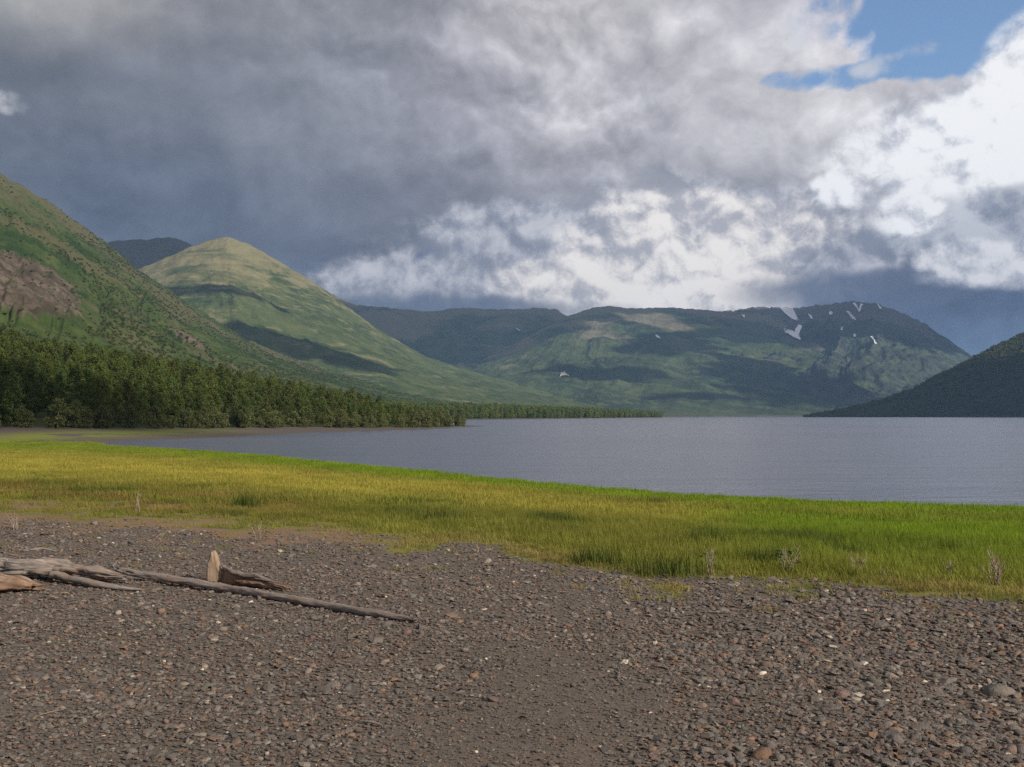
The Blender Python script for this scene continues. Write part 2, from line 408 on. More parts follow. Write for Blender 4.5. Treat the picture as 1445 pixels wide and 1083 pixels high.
def build_ground():
    a = np.concatenate([np.linspace(-180, -44, 34, endpoint=False), np.linspace(-44, 40, 430, endpoint=False), np.linspace(40, 180, 34, endpoint=False)])
    r = np.concatenate([[0.05, 0.6, 1.2, 1.8], np.geomspace(2.4, 40, 150), np.geomspace(40.6, 700, 170), np.geomspace(720, 14000, 40)])
    A, Rr = np.meshgrid(np.radians(a), r)
    X = Rr * np.sin(A); Y = Rr * np.cos(A)
    Z, d = ground(X.ravel(), Y.ravel())
    X = X.ravel(); Y = Y.ravel()
    o = mesh_obj('ground', np.stack([X, Y, Z], 1), grid_faces(len(r), len(a), True)[:, ::-1], 'ground')
    yb = beach_edge(X)
    edge = (Y - yb) / np.maximum(0.10 * np.abs(yb), 0.6) + fbm(X / 1.1, Y / 1.6, 4) * 1.2
    meadow = sstep(edge, -1.2, 1.0) * (1 - sstep(Y, 118, 128)) * (X > -260)
    me = o.data
    add_attr(me, 'meadow', meadow); add_attr(me, 'gravel', 1 - meadow)
    q = np.clip((Y - yb) / np.maximum(shore_y(X) - yb, 5), 0, 1)
    soil = np.exp(-((edge - 0.3) / 1.4) ** 2) * sstep(-X, 0.3, 3.0) * 0.75
    soil = np.maximum(soil, soil_bare(X, Y)) * (Y < 110) * (Y > 3)
    add_attr(me, 'soil', soil)
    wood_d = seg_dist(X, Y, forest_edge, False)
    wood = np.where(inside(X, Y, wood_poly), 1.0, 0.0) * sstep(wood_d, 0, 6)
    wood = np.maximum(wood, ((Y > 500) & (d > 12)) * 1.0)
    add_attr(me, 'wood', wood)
    strand = sstep(Y, 112, 126) * (1 - wood)
    add_attr(me, 'strand', strand)
    add_attr(me, 'green', np.exp(-((d - 15) / 7) ** 2) * (X < -20) * (1 - sstep(Y, 165, 215)) * (1 - sstep(-X, 95, 130)))
    return tag(o, 'gravel beach, meadow floor and wooded shore of the lake', 'ground', kind='structure')
def soil_bare(x, y):
    c = G(200, 712, 1.2); e = ((x - c[0]) / 5.0) ** 2 + ((y - c[1]) / 1.6) ** 2
    c2 = G(15, 718, 1.25); e2 = ((x - c2[0]) / 2.0) ** 2 + ((y - c2[1]) / 1.0) ** 2
    return np.maximum(np.exp(-e), np.exp(-e2)) * 0.8
# woods edge along the bay, in plan
forest_edge = np.array([(-160, 140), (-110, 142), (-82, 147), (-72, 165), (-66, 182), (-60, 200), (-46, 228), (-32, 252), (-22, 276), (-13, 302), (-15, 316)])
wood_poly = np.vstack([forest_edge, np.array([(-45, 372), (-100, 470), (-120, 640), (-420, 640), (-420, 140)])])
ground_o = build_ground()

# ------------------------------------------------------------------ water
def m_water(n, bs, out):
    p = pos(n)
    a = n.noise(n.vm('MULTIPLY', p, (0.55, 1.6, 1)), 1.0, 4, 0.6); b = n.noise(n.vm('MULTIPLY', p, (0.05, 0.16, 1)), 1.0, 3, 0.55)
    gust = n.noise(n.vm('MULTIPLY', p, (0.004, 0.012, 1)), 1.0, 3, 0.5)
    n.put(bs.inputs['Base Color'], (0.095, 0.108, 0.145, 1)); bs.inputs['IOR'].default_value = 1.33
    bs.inputs['Specular IOR Level'].default_value = 0.5
    n.put(bs.inputs['Roughness'], n.mixf(n.step(gust, 0.35, 0.65), 0.20, 0.30))
    bump(n, bs, a * 0.16 + b * 0.7, 0.55, 0.9)
material('water', m_water)
lake = mesh_obj('lake', [(-400, 20, 0), (14000, 20, 0), (14000, 9000, 0), (-400, 9000, 0), (-400, -1200, -0.0), (14000, -1200, 0)], [(0, 1, 2, 3), (4, 5, 1, 0)], 'water', smooth=False)
tag(lake, 'wide rippled grey blue lake between the hills', 'lake', kind='structure')

# ------------------------------------------------------------------ mountains
def veg_mountain(name, dark, mid, light, tan, sc, tanlo=0.52, extra=None):
    def fn(n, bs, out):
        p = pos(n); q = n.vm('MULTIPLY', p, (1, 1, 1.6))
        a = n.noise(q, sc, 8, 0.6, dist=0.6); b = n.noise(q, sc * 4.3, 7, 0.62); c = n.noise(n.vm('ADD', q, (900, 300, 77)), sc * 0.7, 7, 0.58, dist=1.0)
        e = n.noise(q, sc * 22, 4, 0.65)
        cl = n.mix(n.step(a, 0.40, 0.62), dark, mid)
        cl = n.mix(n.step(b, 0.45, 0.66, 0, 0.85), cl, light)
        cl = n.mix(n.step(c + attr(n, 'bare') * 0.35, tanlo, tanlo + 0.16, 0, 0.85), cl, tan)
        cl = n.mix(n.step(e, 0.52, 0.70, 0, 0.6), cl, dark)
        if extra: cl = extra(n, p, cl, a, b, e)
        n.put(bs.inputs['Base Color'], cl); bs.inputs['Roughness'].default_value = 0.95; bs.inputs['Specular IOR Level'].default_value = 0.05
        bump(n, bs, b * 0.6 + e * 0.4, 1.2 / (sc * 10) * 0.06, 0.8)
    return material(name, fn)
def mountain(name, ridge, foot, mat, label, nS=420, nT=200, prof=1.35, amp=0.05, gully=0.05, gfreq=14, back=0.8, seed=0.0, rough=1.0, sil=0.004):
    rp = np.array([P(*r) for r in ridge]); fp = np.array([(Y * (px - CX) / F, Y, z) for px, Y, z in foot])
    k = np.linspace(0, len(rp) - 1, nS); ki = np.arange(len(rp))
    def smooth_interp(arr):
        o_ = np.stack([np.interp(k, ki, arr[:, i]) for i in range(3)], 1)
        w_ = max(3, int(nS / len(rp) * 0.5)) | 1
        pad = np.pad(o_, ((w_ // 2, w_ // 2), (0, 0)), mode='edge'); ker = np.ones(w_) / w_
        return np.stack([np.convolve(pad[:, i], ker, 'valid') for i in range(3)], 1)
    Rg = smooth_interp(rp); Ft = smooth_interp(fp)
    t = np.concatenate([np.linspace(0, 1, nT), np.linspace(1, 2, nT // 4)[1:]])
    T, Si = np.meshgrid(t, np.arange(nS), indexing='ij')
    Rr = Rg[Si]; Ff = Ft[Si]
    tf = np.clip(T, 0, 1)[..., None]; tb = np.clip(T - 1, 0, 1)[..., None]
    dirv = Rr - Ff; dirv[..., 2] = 0
    XY = Ff + (Rr - Ff) * tf + dirv * tb * back
    zr = Rr[..., 2]; zf = Ff[..., 2]
    zz = zf + (zr - zf) * np.where(T <= 1, np.clip(T, 0, 1) ** prof, np.clip(1 - tb[..., 0], 0, 1) ** 1.2)
    X, Y = XY[..., 0], XY[..., 1]
    hgt = np.maximum(zr, 40.0)
    env = np.clip(4 * np.clip(T, 0, 1) * (1 - np.clip(T, 0, 1)), 0, 1) ** 0.8 + sil * 4
    env = np.where(T > 1, 0.5, env)
    L = hgt.max()
    wx = fbm(X / L * 0.9 + seed, Y / L * 0.9, 3) * 0.5
    u = Si / nS * gfreq + wx * 1.2 + (1 - T) * 0.6
    gl = ridged(u, T * 1.3 + seed + wx, 4, 0.5)
    zz = zz + env * hgt * (amp * fbm(X / L * 1.7 + seed, Y / L * 1.7 - seed, 6, 0.52) + gully * (gl - 0.6))
    zz = zz + rough * L * 0.006 * fbm(X / L * 14 + seed, Y / L * 14, 4, 0.55) * np.clip(T * 3, 0, 1)
    V = np.stack([X, Y, zz], -1).reshape(-1, 3)
    o = mesh_obj(name, V, grid_faces(len(t), nS), mat)
    bare = np.clip(T, 0, 1) ** 3
    add_attr(o.data, 'bare', (bare * np.clip(zr / zr.max(), 0, 1) ** 2).ravel())
    return tag(o, label, 'mountain', kind='structure')

def rocky(n, p, cl, a, b, e):
    # brown crag low on the slope
    m = attr(n, 'crag')
    r1 = n.noise(n.vm('MULTIPLY', p, (1, 1, 0.5)), 0.035, 7, 0.65); 
    rock = n.mix(n.step(r1, 0.35, 0.65), (0.052, 0.040, 0.030), (0.145, 0.112, 0.086))
    rock = n.mix(n.step(e, 0.50, 0.64, 0, .8), rock, (0.05, 0.062, 0.024))
    return n.mix(n.step(m + (b - 0.5) * 1.5 + (r1 - 0.5) * 0.8, 0.36, 0.62), cl, rock)
veg_mountain('slope_near', (0.022, 0.042, 0.011), (0.050, 0.078, 0.020), (0.078, 0.094, 0.030), (0.098, 0.088, 0.043), 0.006, 0.48, rocky)
def streaks(n, p, cl, a, b, e):
    st = n.noise(n.vm('MULTIPLY', n.vm('ADD', p, n.vm('SCALE', n.comb(0.0, 0.0, a), 60.0)), (0.28, 0.5, 1.9)), 0.020, 6, 0.6)
    return n.mix(n.step(st + attr(n, 'bare') * 0.26, 0.60, 0.74, 0, 0.65), cl, (0.215, 0.19, 0.10))
veg_mountain('slope_peak', (0.035, 0.055, 0.018), (0.070, 0.090, 0.032), (0.10, 0.115, 0.045), (0.175, 0.160, 0.082), 0.0045, 0.63, streaks)
veg_mountain('slope_far', (0.026, 0.040, 0.020), (0.050, 0.072, 0.030), (0.080, 0.100, 0.042), (0.17, 0.15, 0.10), 0.0026, 0.60)
veg_mountain('slope_alpine', (0.030, 0.036, 0.034), (0.050, 0.062, 0.048), (0.07, 0.10, 0.05), (0.12, 0.11, 0.10), 0.0028, 0.60)
veg_mountain('slope_wood', (0.016, 0.024, 0.008), (0.032, 0.044, 0.014), (0.055, 0.062, 0.022), (0.09, 0.08, 0.04), 0.006, 0.62)

mA = mountain('near_mountain', [(-700, 60, 1250), (-250, 110, 1500), (0, 246, 1700), (60, 280, 1750), (140, 335, 1850), (200, 385, 1950), (260, 425, 2050), (340, 475, 2200), (400, 503, 2350), (470, 526, 2550), (560, 547, 2800), (650, 563, 3000), (720, 576, 3100)],
         [(-1500, 250, 8), (-700, 330, 12), (-120, 400, 12), (20, 440, 12), (120, 480, 12), (200, 520, 10), (260, 560, 8), (340, 620, 6), (420, 720, 5), (500, 900, 4), (560, 1200, 3), (620, 1500, 3), (700, 1800, 2)],
         'slope_near', 'steep green mountain with a brown crag rising behind the bay woods', 520, 300, 1.18, 0.035, 0.016, 22, seed=1.7, rough=1.6)
co = np.empty(len(mA.data.vertices) * 3); mA.data.vertices.foreach_get('co', co); co = co.reshape(-1, 3)
ppx = CX + F * co[:, 0] / np.maximum(co[:, 1], 1); ppy = HY - F * (co[:, 2] - H) / np.maximum(co[:, 1], 1)
crag = np.clip(1.25 - (((ppx - 25) / 95) ** 2 + ((ppy - (405 + (ppx - 25) * 0.32)) / 48) ** 2), 0, 1)
crag = np.maximum(crag, 0.72 * np.clip(1.1 - (((ppx - 265) / 40) ** 2 + ((ppy - (480 + (ppx - 265) * 0.5)) / 9) ** 2), 0, 1))
add_attr(mA.data, 'crag', crag)
rel = ridged(co[:, 0] / 42 + co[:, 2] / 60, co[:, 1] / 42 - co[:, 2] / 60, 5, 0.55) * 7.0 * sstep(crag, 0.1, 0.7)
co[:, 0] += rel * 0.45; co[:, 1] -= rel * 0.75; co[:, 2] += rel * 0.35
mA.data.vertices.foreach_set('co', co.ravel()); mA.data.update()
mB = mountain('sunlit_peak', [(0, 470, 3150), (60, 440, 3250), (130, 408, 3350), (200, 379, 3450), (260, 352, 3500), (300, 338, 3550), (322, 334, 3560), (350, 344, 3580), (380, 361, 3620), (450, 403, 3700), (530, 463, 3800), (600, 503, 3900), (680, 529, 4000), (760, 547, 4100), (850, 569, 4150), (950, 585, 4150)],
         [(-50, 1700, 5), (20, 1700, 5), (100, 1700, 5), (200, 1700, 5), (270, 1700, 5), (330, 1750, 5), (370, 1800, 5), (410, 1850, 5), (450, 1900, 5), (520, 1900, 5), (600, 1900, 5), (680, 1950, 5), (760, 2050, 4), (830, 2200, 3), (900, 2450, 2), (960, 2600, 1)],
         'slope_peak', 'rounded grassy peak lit by the sun above the lake', 520, 260, 1.5, 0.055, 0.007, 12, seed=5.2)
mC = mountain('dark_peak', [(20, 400, 4300), (100, 368, 4300), (152, 341, 4300), (185, 339, 4320), (245, 335, 4350), (272, 346, 4350), (310, 372, 4400), (360, 400, 4400), (430, 440, 4400)],
         [(20, 3800, 100), (100, 3800, 100), (152, 3800, 100), (190, 3800, 100), (245, 3800, 100), (275, 3800, 100), (310, 3800, 100), (360, 3800, 100), (430, 3800, 100)],
         'slope_alpine', 'dark blue summit peeping out behind the sunlit peak', 200, 80, 1.2, 0.06, 0.05, 6, seed=9.1)
mD = mountain('middle_range', [(330, 380, 6700), (430, 402, 6700), (475, 419, 6700), (505, 432, 6750), (560, 436, 6800), (610, 440, 6800), (650, 434, 6800), (700, 437, 6850), (745, 436, 6850), (780, 438, 6850), (805, 447, 6800), (850, 450, 6800), (900, 450, 6800)],
         [(380, 4500, 20), (440, 4500, 20), (500, 4400, 20), (540, 4300, 15), (590, 4300, 15), (640, 4300, 10), (690, 4300, 10), (740, 4300, 10), (780, 4300, 10), (820, 4300, 10), (860, 4300, 10), (890, 4300, 10), (940, 4300, 10)],
         'slope_far', 'shaded blue green range under the cloud base', 360, 200, 1.25, 0.07, 0.045, 8, seed=3.3)
mE = mountain('green_mountain', [(690, 500, 5600), (740, 478, 5700), (775, 459, 5800), (805, 445, 5900), (835, 435, 6000), (860, 432, 6050), (890, 436, 6100), (940, 434, 6200), (1000, 438, 6250), (1060, 442, 6300), (1110, 450, 6300), (1160, 462, 6200), (1220, 490, 6000)],
         [(560, 3000, 4), (620, 3050, 4), (690, 3100, 4), (750, 3150, 3), (800, 3200, 3), (850, 3200, 2), (900, 3250, 2), (950, 3250, 2), (1000, 3300, 2), (1050, 3350, 2), (1090, 3400, 2), (1130, 3420, 2), (1170, 3450, 2)],
         'slope_far', 'broad green mountain across the head of the lake', 460, 240, 1.3, 0.050, 0.016, 9, seed=6.4)
mF = mountain('snow_mountain', [(960, 447, 7000), (1020, 441, 6900), (1070, 434, 6800), (1120, 435, 6700), (1170, 430, 6600), (1205, 426, 6500), (1242, 429, 6400), (1290, 449, 6300), (1332, 475, 6200), (1372, 503, 6100), (1420, 535, 6000), (1480, 560, 5900)],
         [(960, 3700, 5), (1000, 3700, 5), (1040, 3650, 5), (1080, 3600, 4), (1130, 3600, 3), (1180, 3650, 3), (1230, 3700, 3), (1290, 3700, 3), (1340, 3700, 3), (1390, 3700, 3), (1440, 3700, 3), (1500, 3700, 3)],
         'slope_alpine', 'dark rocky mountain with scattered snow patches under cloud', 420, 240, 1.2, 0.06, 0.035, 9, seed=8.8, rough=2.6, sil=0.02)
mG = mountain('wooded_hill', [(1132, 589, 2420), (1165, 584, 2430), (1200, 577, 2450), (1240, 567, 2470), (1280, 554, 2500), (1340, 524, 2550), (1400, 492, 2600), (1445, 471, 2650), (1550, 420, 2700), (1750, 350, 2750), (2100, 300, 2600)],
         [(1134, 2395, -2), (1165, 2370, -2), (1200, 2330, -2), (1240, 2290, -2), (1280, 2270, -2), (1340, 2240, -2), (1400, 2200, -2), (1445, 2150, -2), (1550, 2100, -2), (1750, 2100, -2), (2100, 2000, -2)],
         'slope_wood', 'dark wooded hill sloping into the far side of the lake', 360, 130, 0.9, 0.03, 0.03, 8, seed=2.1)
MOUNTAINS = [mA, mB, mC, mD, mE, mF, mG]
from mathutils.bvhtree import BVHTree
def bvh(o):
    me = o.data; return BVHTree.FromPolygons([v.co[:] for v in me.vertices], [p.vertices[:] for p in me.polygons])

# ------------------------------------------------------------------ haze
def build_haze():
    m = bpy.data.materials.new('haze'); m.use_nodes = True; t = m.node_tree; t.nodes.clear()
    o_ = t.nodes.new('ShaderNodeOutputMaterial'); v = t.nodes.new('ShaderNodeVolumePrincipled')
    v.inputs['Color'].default_value = (0.36, 0.60, 1.0, 1); v.inputs['Density'].default_value = 5.2e-5; v.inputs['Anisotropy'].default_value = 0.0
    t.links.new(v.outputs[0], o_.inputs['Volume']); MATS['haze'] = m
    x, y0, y1, z0, z1 = 16000, -15000, 15500, -6, 900
    vs = [(sx, sy, sz) for sz in (z0, z1) for sx, sy in ((-x, y0), (x, y0), (x, y1), (-x, y1))]
    o = mesh_obj('haze', vs, [(3, 2, 1, 0), (4, 5, 6, 7), (0, 1, 5, 4), (1, 2, 6, 5), (2, 3, 7, 6), (3, 0, 4, 7)], 'haze', smooth=False)
    tag(o, 'thin blue haze filling the valley air', 'haze', kind='stuff')
build_haze()
# ------------------------------------------------------------------ cloud meshes added out of view to shade the slopes and wood
def m_cloud(n, bs, out):
    n.put(bs.inputs['Base Color'], (0.85, 0.86, 0.88, 1)); bs.inputs['Roughness'].default_value = 1.0; bs.inputs['Specular IOR Level'].default_value = 0
material('cloud', m_cloud)
trees_bvh = {id(o): bvh(o) for o in MOUNTAINS}
def hit(px, py, objs=None):
    d = Vector(((px - CX) / F, 1.0, (HY - py) / F)).normalized(); best = None
    for o in (objs or MOUNTAINS):
        r = trees_bvh[id(o)].ray_cast(Vector((0, 0, H)), d)
        if r[0] is not None and (best is None or r[3] < best[1]): best = (r[0], r[3], r[1])
    return best
def build_shade_clouds():
    bm = bmesh.new(); bmesh.ops.create_icosphere(bm, subdivisions=5, radius=1.0)
    bv = np.array([v.co[:] for v in bm.verts]); bf = np.array([[v.index for v in f.verts] for f in bm.faces]); bm.free()
    VS, FS = [], []; off = 0
    # (photo pixel the shade falls on, half width across, half depth along the view, altitude)
    for i, (q, rx, ry, alt) in enumerate(SHADE_CLOUDS):
        k = (alt - q[2]) / S.z
        c = np.array((q[0] + S.x * k, q[1] + S.y * k, alt))
        v = bv * np.array((rx, ry, 0.28 * min(rx, ry)))
        w = fbm(bv[:, 0] * 2.1 + i * 7.7, bv[:, 1] * 2.1 * max(ry / rx, 0.4) + bv[:, 2], 5, 0.6)
        v = v * (1 + 0.75 * w)[:, None]
        VS.append(v + c); FS.append(bf + off); off += len(v)
    o = mesh_obj('shade_clouds', np.vstack(VS), np.vstack(FS), 'cloud')
    tag(o, 'unseen white cloud added outside the frame to shade the slopes', 'cloud', kind='stuff')
def on(px, py, rx, ry, alt=2300):
    h = hit(px, py); return (h[0], rx, ry, alt)
SHADE_CLOUDS = [on(570, 470, 650, 1300, 3300), on(710, 462, 600, 1100, 3300), on(1190, 446, 800, 900, 3300), on(1060, 516, 170, 330), on(1140, 552, 260, 380), on(1235, 568, 170, 200), on(950, 484, 210, 260), on(860, 528, 260, 130), on(1000, 560, 200, 70),
          on(220, 345, 420, 500), on(310, 407, 230, 60, 1800), on(430, 490, 330, 120, 1800),
          ((-112, 178, 4), 52, 26, 1300), ((1150, 2350, 60), 500, 200, 2300)]
build_shade_clouds()

# ------------------------------------------------------------------ snow on the high mountain
def m_snow(n, bs, out):
    n.put(bs.inputs['Base Color'], (0.78, 0.80, 0.84, 1)); bs.inputs['Roughness'].default_value = 0.8
material('snow', m_snow)
def snow(outline, parent, name='snow_patch', mat='snow'):
    pts = []
    c = np.mean(outline, axis=0); ring = []
    for i in range(len(outline)):
        a = np.array(outline[i], float); b = np.array(outline[(i + 1) % len(outline)], float)
        for k in range(3):
            p = a + (b - a) * k / 3 + rng.normal(0, 0.5, 2); ring.append(p)
    vs, fs = [], []
    rows = [c + (p - c) * s for s in (1.0, 0.6, 0.2) for p in ring]
    for p in rows:
        h = hit(p[0], p[1], [parent])
        if h is None: return
        vs.append(tuple(h[0] + Vector((0, -6, 5))))
    m = len(ring)
    for r in range(2):
        for i in range(m): fs.append((r * m + i, r * m + (i + 1) % m, (r + 1) * m + (i + 1) % m, (r + 1) * m + i))
    fs.append(tuple(range(2 * m, 3 * m)))
    mesh_obj(name, vs, fs, mat, parent)
for ol in ([(1101, 437), (1118, 436), (1127, 454), (1118, 452)], [(1103, 464), (1113, 466), (1122, 470), (1126, 460), (1132, 461), (1127, 472), (1129, 482), (1118, 476), (1108, 471)], [(1193, 440), (1198, 441), (1208, 453), (1203, 452)],
           [(1203, 428), (1207, 429), (1213, 440), (1210, 440)], [(1228, 475), (1231, 477), (1237, 487), (1234, 487)], [(1170, 441), (1174, 441), (1174, 446), (1170, 445)], [(1140, 445), (1144, 446), (1147, 452), (1143, 450)], [(1236, 429), (1239, 430), (1244, 438), (1241, 437)],
           [(1204, 473), (1207, 473), (1207, 477), (1204, 477)], [(1214, 430), (1217, 431), (1213, 441), (1211, 441)], [(1186, 463), (1189, 463), (1189, 467), (1186, 467)]):
    snow(ol, mF)
for ol in ([(1058, 438), (1064, 440), (1070, 451), (1062, 447)], [(1046, 445), (1051, 446), (1050, 450)], [(924, 473), (929, 476), (933, 480), (927, 478)]):
    snow(ol, mE)

def m_scree(n, bs, out):
    n.put(bs.inputs['Base Color'], (0.42, 0.38, 0.31, 1)); bs.inputs['Roughness'].default_value = 0.9
material('scree', m_scree)
for ol in ([(789, 533), (793, 528), (797, 526), (804, 533), (797, 531)], [(727, 464), (733, 466), (738, 469), (730, 468)]):
    snow(ol, mE if ol[0][0] > 760 else mD, 'scree_patch', 'scree')

# ------------------------------------------------------------------ trees
def m_leaf(name, c0, c1):
    def fn(n, bs, out):
        tc = attr(n, 'tcol', 'INSTANCER', 'Color'); sh = attr(n, 'leaf')
        c = n.mix(sh, c0, c1); c = n.mix(1.0, c, tc, 'MULTIPLY')
        n.put(bs.inputs['Base Color'], c); bs.inputs['Roughness'].default_value = 0.7
        tr = n.new('ShaderNodeBsdfTranslucent'); n.put(tr.inputs[0], n.mix(1.0, c, (1.1, 1.2, 0.6), 'MULTIPLY'))
        mx = n.new('ShaderNodeMixShader'); mx.inputs[0].default_value = 0.38
        n.t.links.new(bs.outputs[0], mx.inputs[1]); n.t.links.new(tr.outputs[0], mx.inputs[2]); n.t.links.new(mx.outputs[0], out.inputs[0])
    return material(name, fn)
m_leaf('leaf', (0.078, 0.105, 0.024), (0.122, 0.152, 0.040))
m_leaf('needle', (0.016, 0.030, 0.010), (0.035, 0.055, 0.018))
m_leaf('willow_leaf', (0.10, 0.115, 0.042), (0.16, 0.175, 0.07))
def m_bark(n, bs, out):
    p = objco(n); a = n.noise(n.vm('MULTIPLY', p, (3, 3, 12)), 1.0, 4, 0.6)
    n.put(bs.inputs['Base Color'], n.mix(n.step(a, 0.4, 0.6), (0.09, 0.075, 0.06), (0.30, 0.28, 0.25))); bs.inputs['Roughness'].default_value = 0.9
material('bark', m_bark)
def tube(path, rad, seg=6, twist=0.0, jitter=0.0, r=None, cap=True):
    """tapered tube along a path -> verts, faces"""
    path = np.asarray(path, float); n_ = len(path); vs = []; fs = []
    tg = np.gradient(path, axis=0); up = np.array((0.0, 0.0, 1.0))
    for i in range(n_):
        t_ = tg[i] / (np.linalg.norm(tg[i]) + 1e-9)
        a = np.cross(t_, up if abs(t_[2]) < 0.9 else np.array((1.0, 0, 0))); a /= np.linalg.norm(a); b = np.cross(t_, a)
        for k in range(seg):
            th = 2 * math.pi * k / seg + twist * i; rr = rad[i] * (1 + (r.uniform(-jitter, jitter) if r is not None else 0))
            vs.append(path[i] + rr * (math.cos(th) * a + math.sin(th) * b))
    for i in range(n_ - 1):
        for k in range(seg):
            fs.append((i * seg + k, i * seg + (k + 1) % seg, (i + 1) * seg + (k + 1) % seg, (i + 1) * seg + k))
    if cap: fs.append(tuple(range(seg))[::-1]); fs.append(tuple(range((n_ - 1) * seg, n_ * seg)))
    return vs, fs
def join_parts(parts):
    vs, fs = [], []
    for v, f in parts:
        o_ = len(vs); vs += [tuple(p) for p in v]; fs += [tuple(i + o_ for i in q) for q in f]
    return vs, fs
def leaves(centres, radii, n_each, size, r, flat=0.8):
    vs, fs, lf = [], [], []
    for c, rad in zip(centres, radii):
        tone = r.uniform(0, 1)
        for _ in range(n_each):
            d = r.normal(0, 1, 3); d /= np.linalg.norm(d); d[2] *= flat
            p = c + d * rad * r.uniform(0.55, 1.0)
            nrm = d * 0.8 + r.normal(0, 0.6, 3) + np.array((0, 0, 0.35)); nrm /= np.linalg.norm(nrm)
            a = np.cross(nrm, r.normal(0, 1, 3)); a /= np.linalg.norm(a); b = np.cross(nrm, a)
            s1 = size * r.uniform(0.6, 1.3); s2 = s1 * r.uniform(0.5, 0.8)
            o_ = len(vs); vs += [tuple(p + a * s1), tuple(p + b * s2), tuple(p - a * s1), tuple(p - b * s2)]
            fs.append((o_, o_ + 1, o_ + 2, o_ + 3)); lf += [np.clip(tone * 0.7 + r.uniform(0, 0.3), 0, 1)] * 4
    return vs, fs, lf
def broadleaf(seed, h=9.0, w=2.3, low=0.07, leafmat='leaf', nclump=36, nleaf=48, leaf=0.20):
    r = np.random.default_rng(seed)
    lean = r.normal(0, 0.25, 2)
    path = [(lean[0] * (i / 5) ** 2, lean[1] * (i / 5) ** 2, h * 0.93 * i / 5 - (0.4 if i == 0 else 0)) for i in range(6)]
    parts = [tube(path, [0.13, 0.11, 0.085, 0.06, 0.04, 0.015], 6)]
    cs, rs = [], []
    for i in range(nclump):
        f = low + (1 - low) * ((i + r.uniform(0, 1)) / nclump)
        wid = w * (math.sin(math.pi * min(1, (f - low) / (1 - low) * 0.86 + 0.12)) ** 0.75) * r.uniform(0.35, 1.0)
        th = r.uniform(0, 2 * math.pi); zc = h * f
        base = np.array((lean[0] * f * f, lean[1] * f * f, zc))
        c = base + np.array((math.cos(th) * wid * 0.75, math.sin(th) * wid * 0.75, 0.0)); cs.append(c); rs.append(0.45 + 0.42 * w / 2 * r.uniform(0.5, 1.0))
        if i % 3 == 0:
            st = np.array((lean[0] * f * f, lean[1] * f * f, max(zc - wid * 0.7, 0.5)))
            parts.append(tube([st, (st + c) / 2 + np.array((0, 0, 0.1)), c], [0.04, 0.025, 0.01], 4))
    tv, tf = join_parts(parts); lv, lfc, lf = leaves(cs, rs, nleaf, leaf, r)
    return tv, tf, lv, lfc, lf, leafmat
def spruce(seed, h=10.0, w=1.5):
    r = np.random.default_rng(seed)
    tv, tf = tube([(0, 0, -0.4), (0, 0, h * 0.5), (0, 0, h)], [0.14, 0.09, 0.01], 6)
    vs, fs, lf = [], [], []
    nl = 26
    for i in range(nl):
        f = (i + 0.4) / nl; zc = h * (0.07 + 0.92 * f); rad = w * (1 - f) ** 0.85 * r.uniform(0.75, 1.1) + 0.08
        nb = max(5, int(11 * (1 - f) + 4)); tone = r.uniform(0, 1)
        for k in range(nb):
            th = 2 * math.pi * (k + r.uniform(0, 1)) / nb; rr = rad * r.uniform(0.65, 1.1)
            d = np.array((math.cos(th), math.sin(th), -0.28 - 0.2 * r.uniform())); sd = np.array((-math.sin(th), math.cos(th), 0))
            p0 = np.array((0, 0, zc)); p1 = p0 + d * rr * 0.6; p2 = p0 + d * rr + np.array((0, 0, 0.06))
            wd = 0.16 + 0.14 * rr
            o_ = len(vs); vs += [tuple(p0 + sd * 0.05), tuple(p0 - sd * 0.05), tuple(p1 - sd * wd + (0, 0, -.08)), tuple(p2), tuple(p1 + sd * wd + (0, 0, -.08)), tuple(p1 + (0, 0, 0.10))]
            fs += [(o_, o_ + 1, o_ + 5), (o_ + 1, o_ + 2, o_ + 5), (o_ + 2, o_ + 3, o_ + 5), (o_ + 3, o_ + 4, o_ + 5), (o_ + 4, o_, o_ + 5)]
            lf += [np.clip(tone * 0.6 + r.uniform(0, 0.4), 0, 1)] * 6
    return tv, tf, vs, fs, lf, 'needle'
class TreeKind:
    def __init__(s, name, data):
        tv, tf, lv, lfc, lf, lm = data
        s.trunk = mesh_obj('trunk', tv, tf, 'bark', link=False).data
        s.crown = mesh_obj('crown', lv, lfc, lm, smooth=False, link=False).data; add_attr(s.crown, 'leaf', lf)
        s.name = name
        o_ = len(tv); me = mesh_obj(name, list(tv) + list(lv), list(tf) + [tuple(i + o_ for i in f) for f in lfc], 'bark', smooth=False, link=False)
        me.data.materials.append(MATS[lm]); me.data.polygons.foreach_set('material_index', [0] * len(tf) + [1] * len(lfc))
        add_attr(me.data, 'leaf', [0] * o_ + list(lf)); s.whole = me
    def plant(s, name, loc, scale, rz, tc, label, cat, group):
        e = empty(name, loc, rz); e.scale = scale; tag(e, label, cat, group)
        for nm, me in (('trunk', s.trunk), ('crown', s.crown)):
            o = bpy.data.objects.new(nm, me); col.objects.link(o); o.parent = e; o['tcol'] = tc
        return e
KB = [TreeKind('birch_tree', broadleaf(11 + i, 9.0 + 0.6 * (i % 3), 2.15 + 0.3 * (i % 2))) for i in range(4)]
KS = [TreeKind('spruce_tree', spruce(31 + i, 10.5, 1.55)) for i in range(2)]
KW = [TreeKind('willow_shrub', broadleaf(51 + i, 4.2, 1.9, 0.05, 'willow_leaf', 26, 44, 0.16)) for i in range(2)]

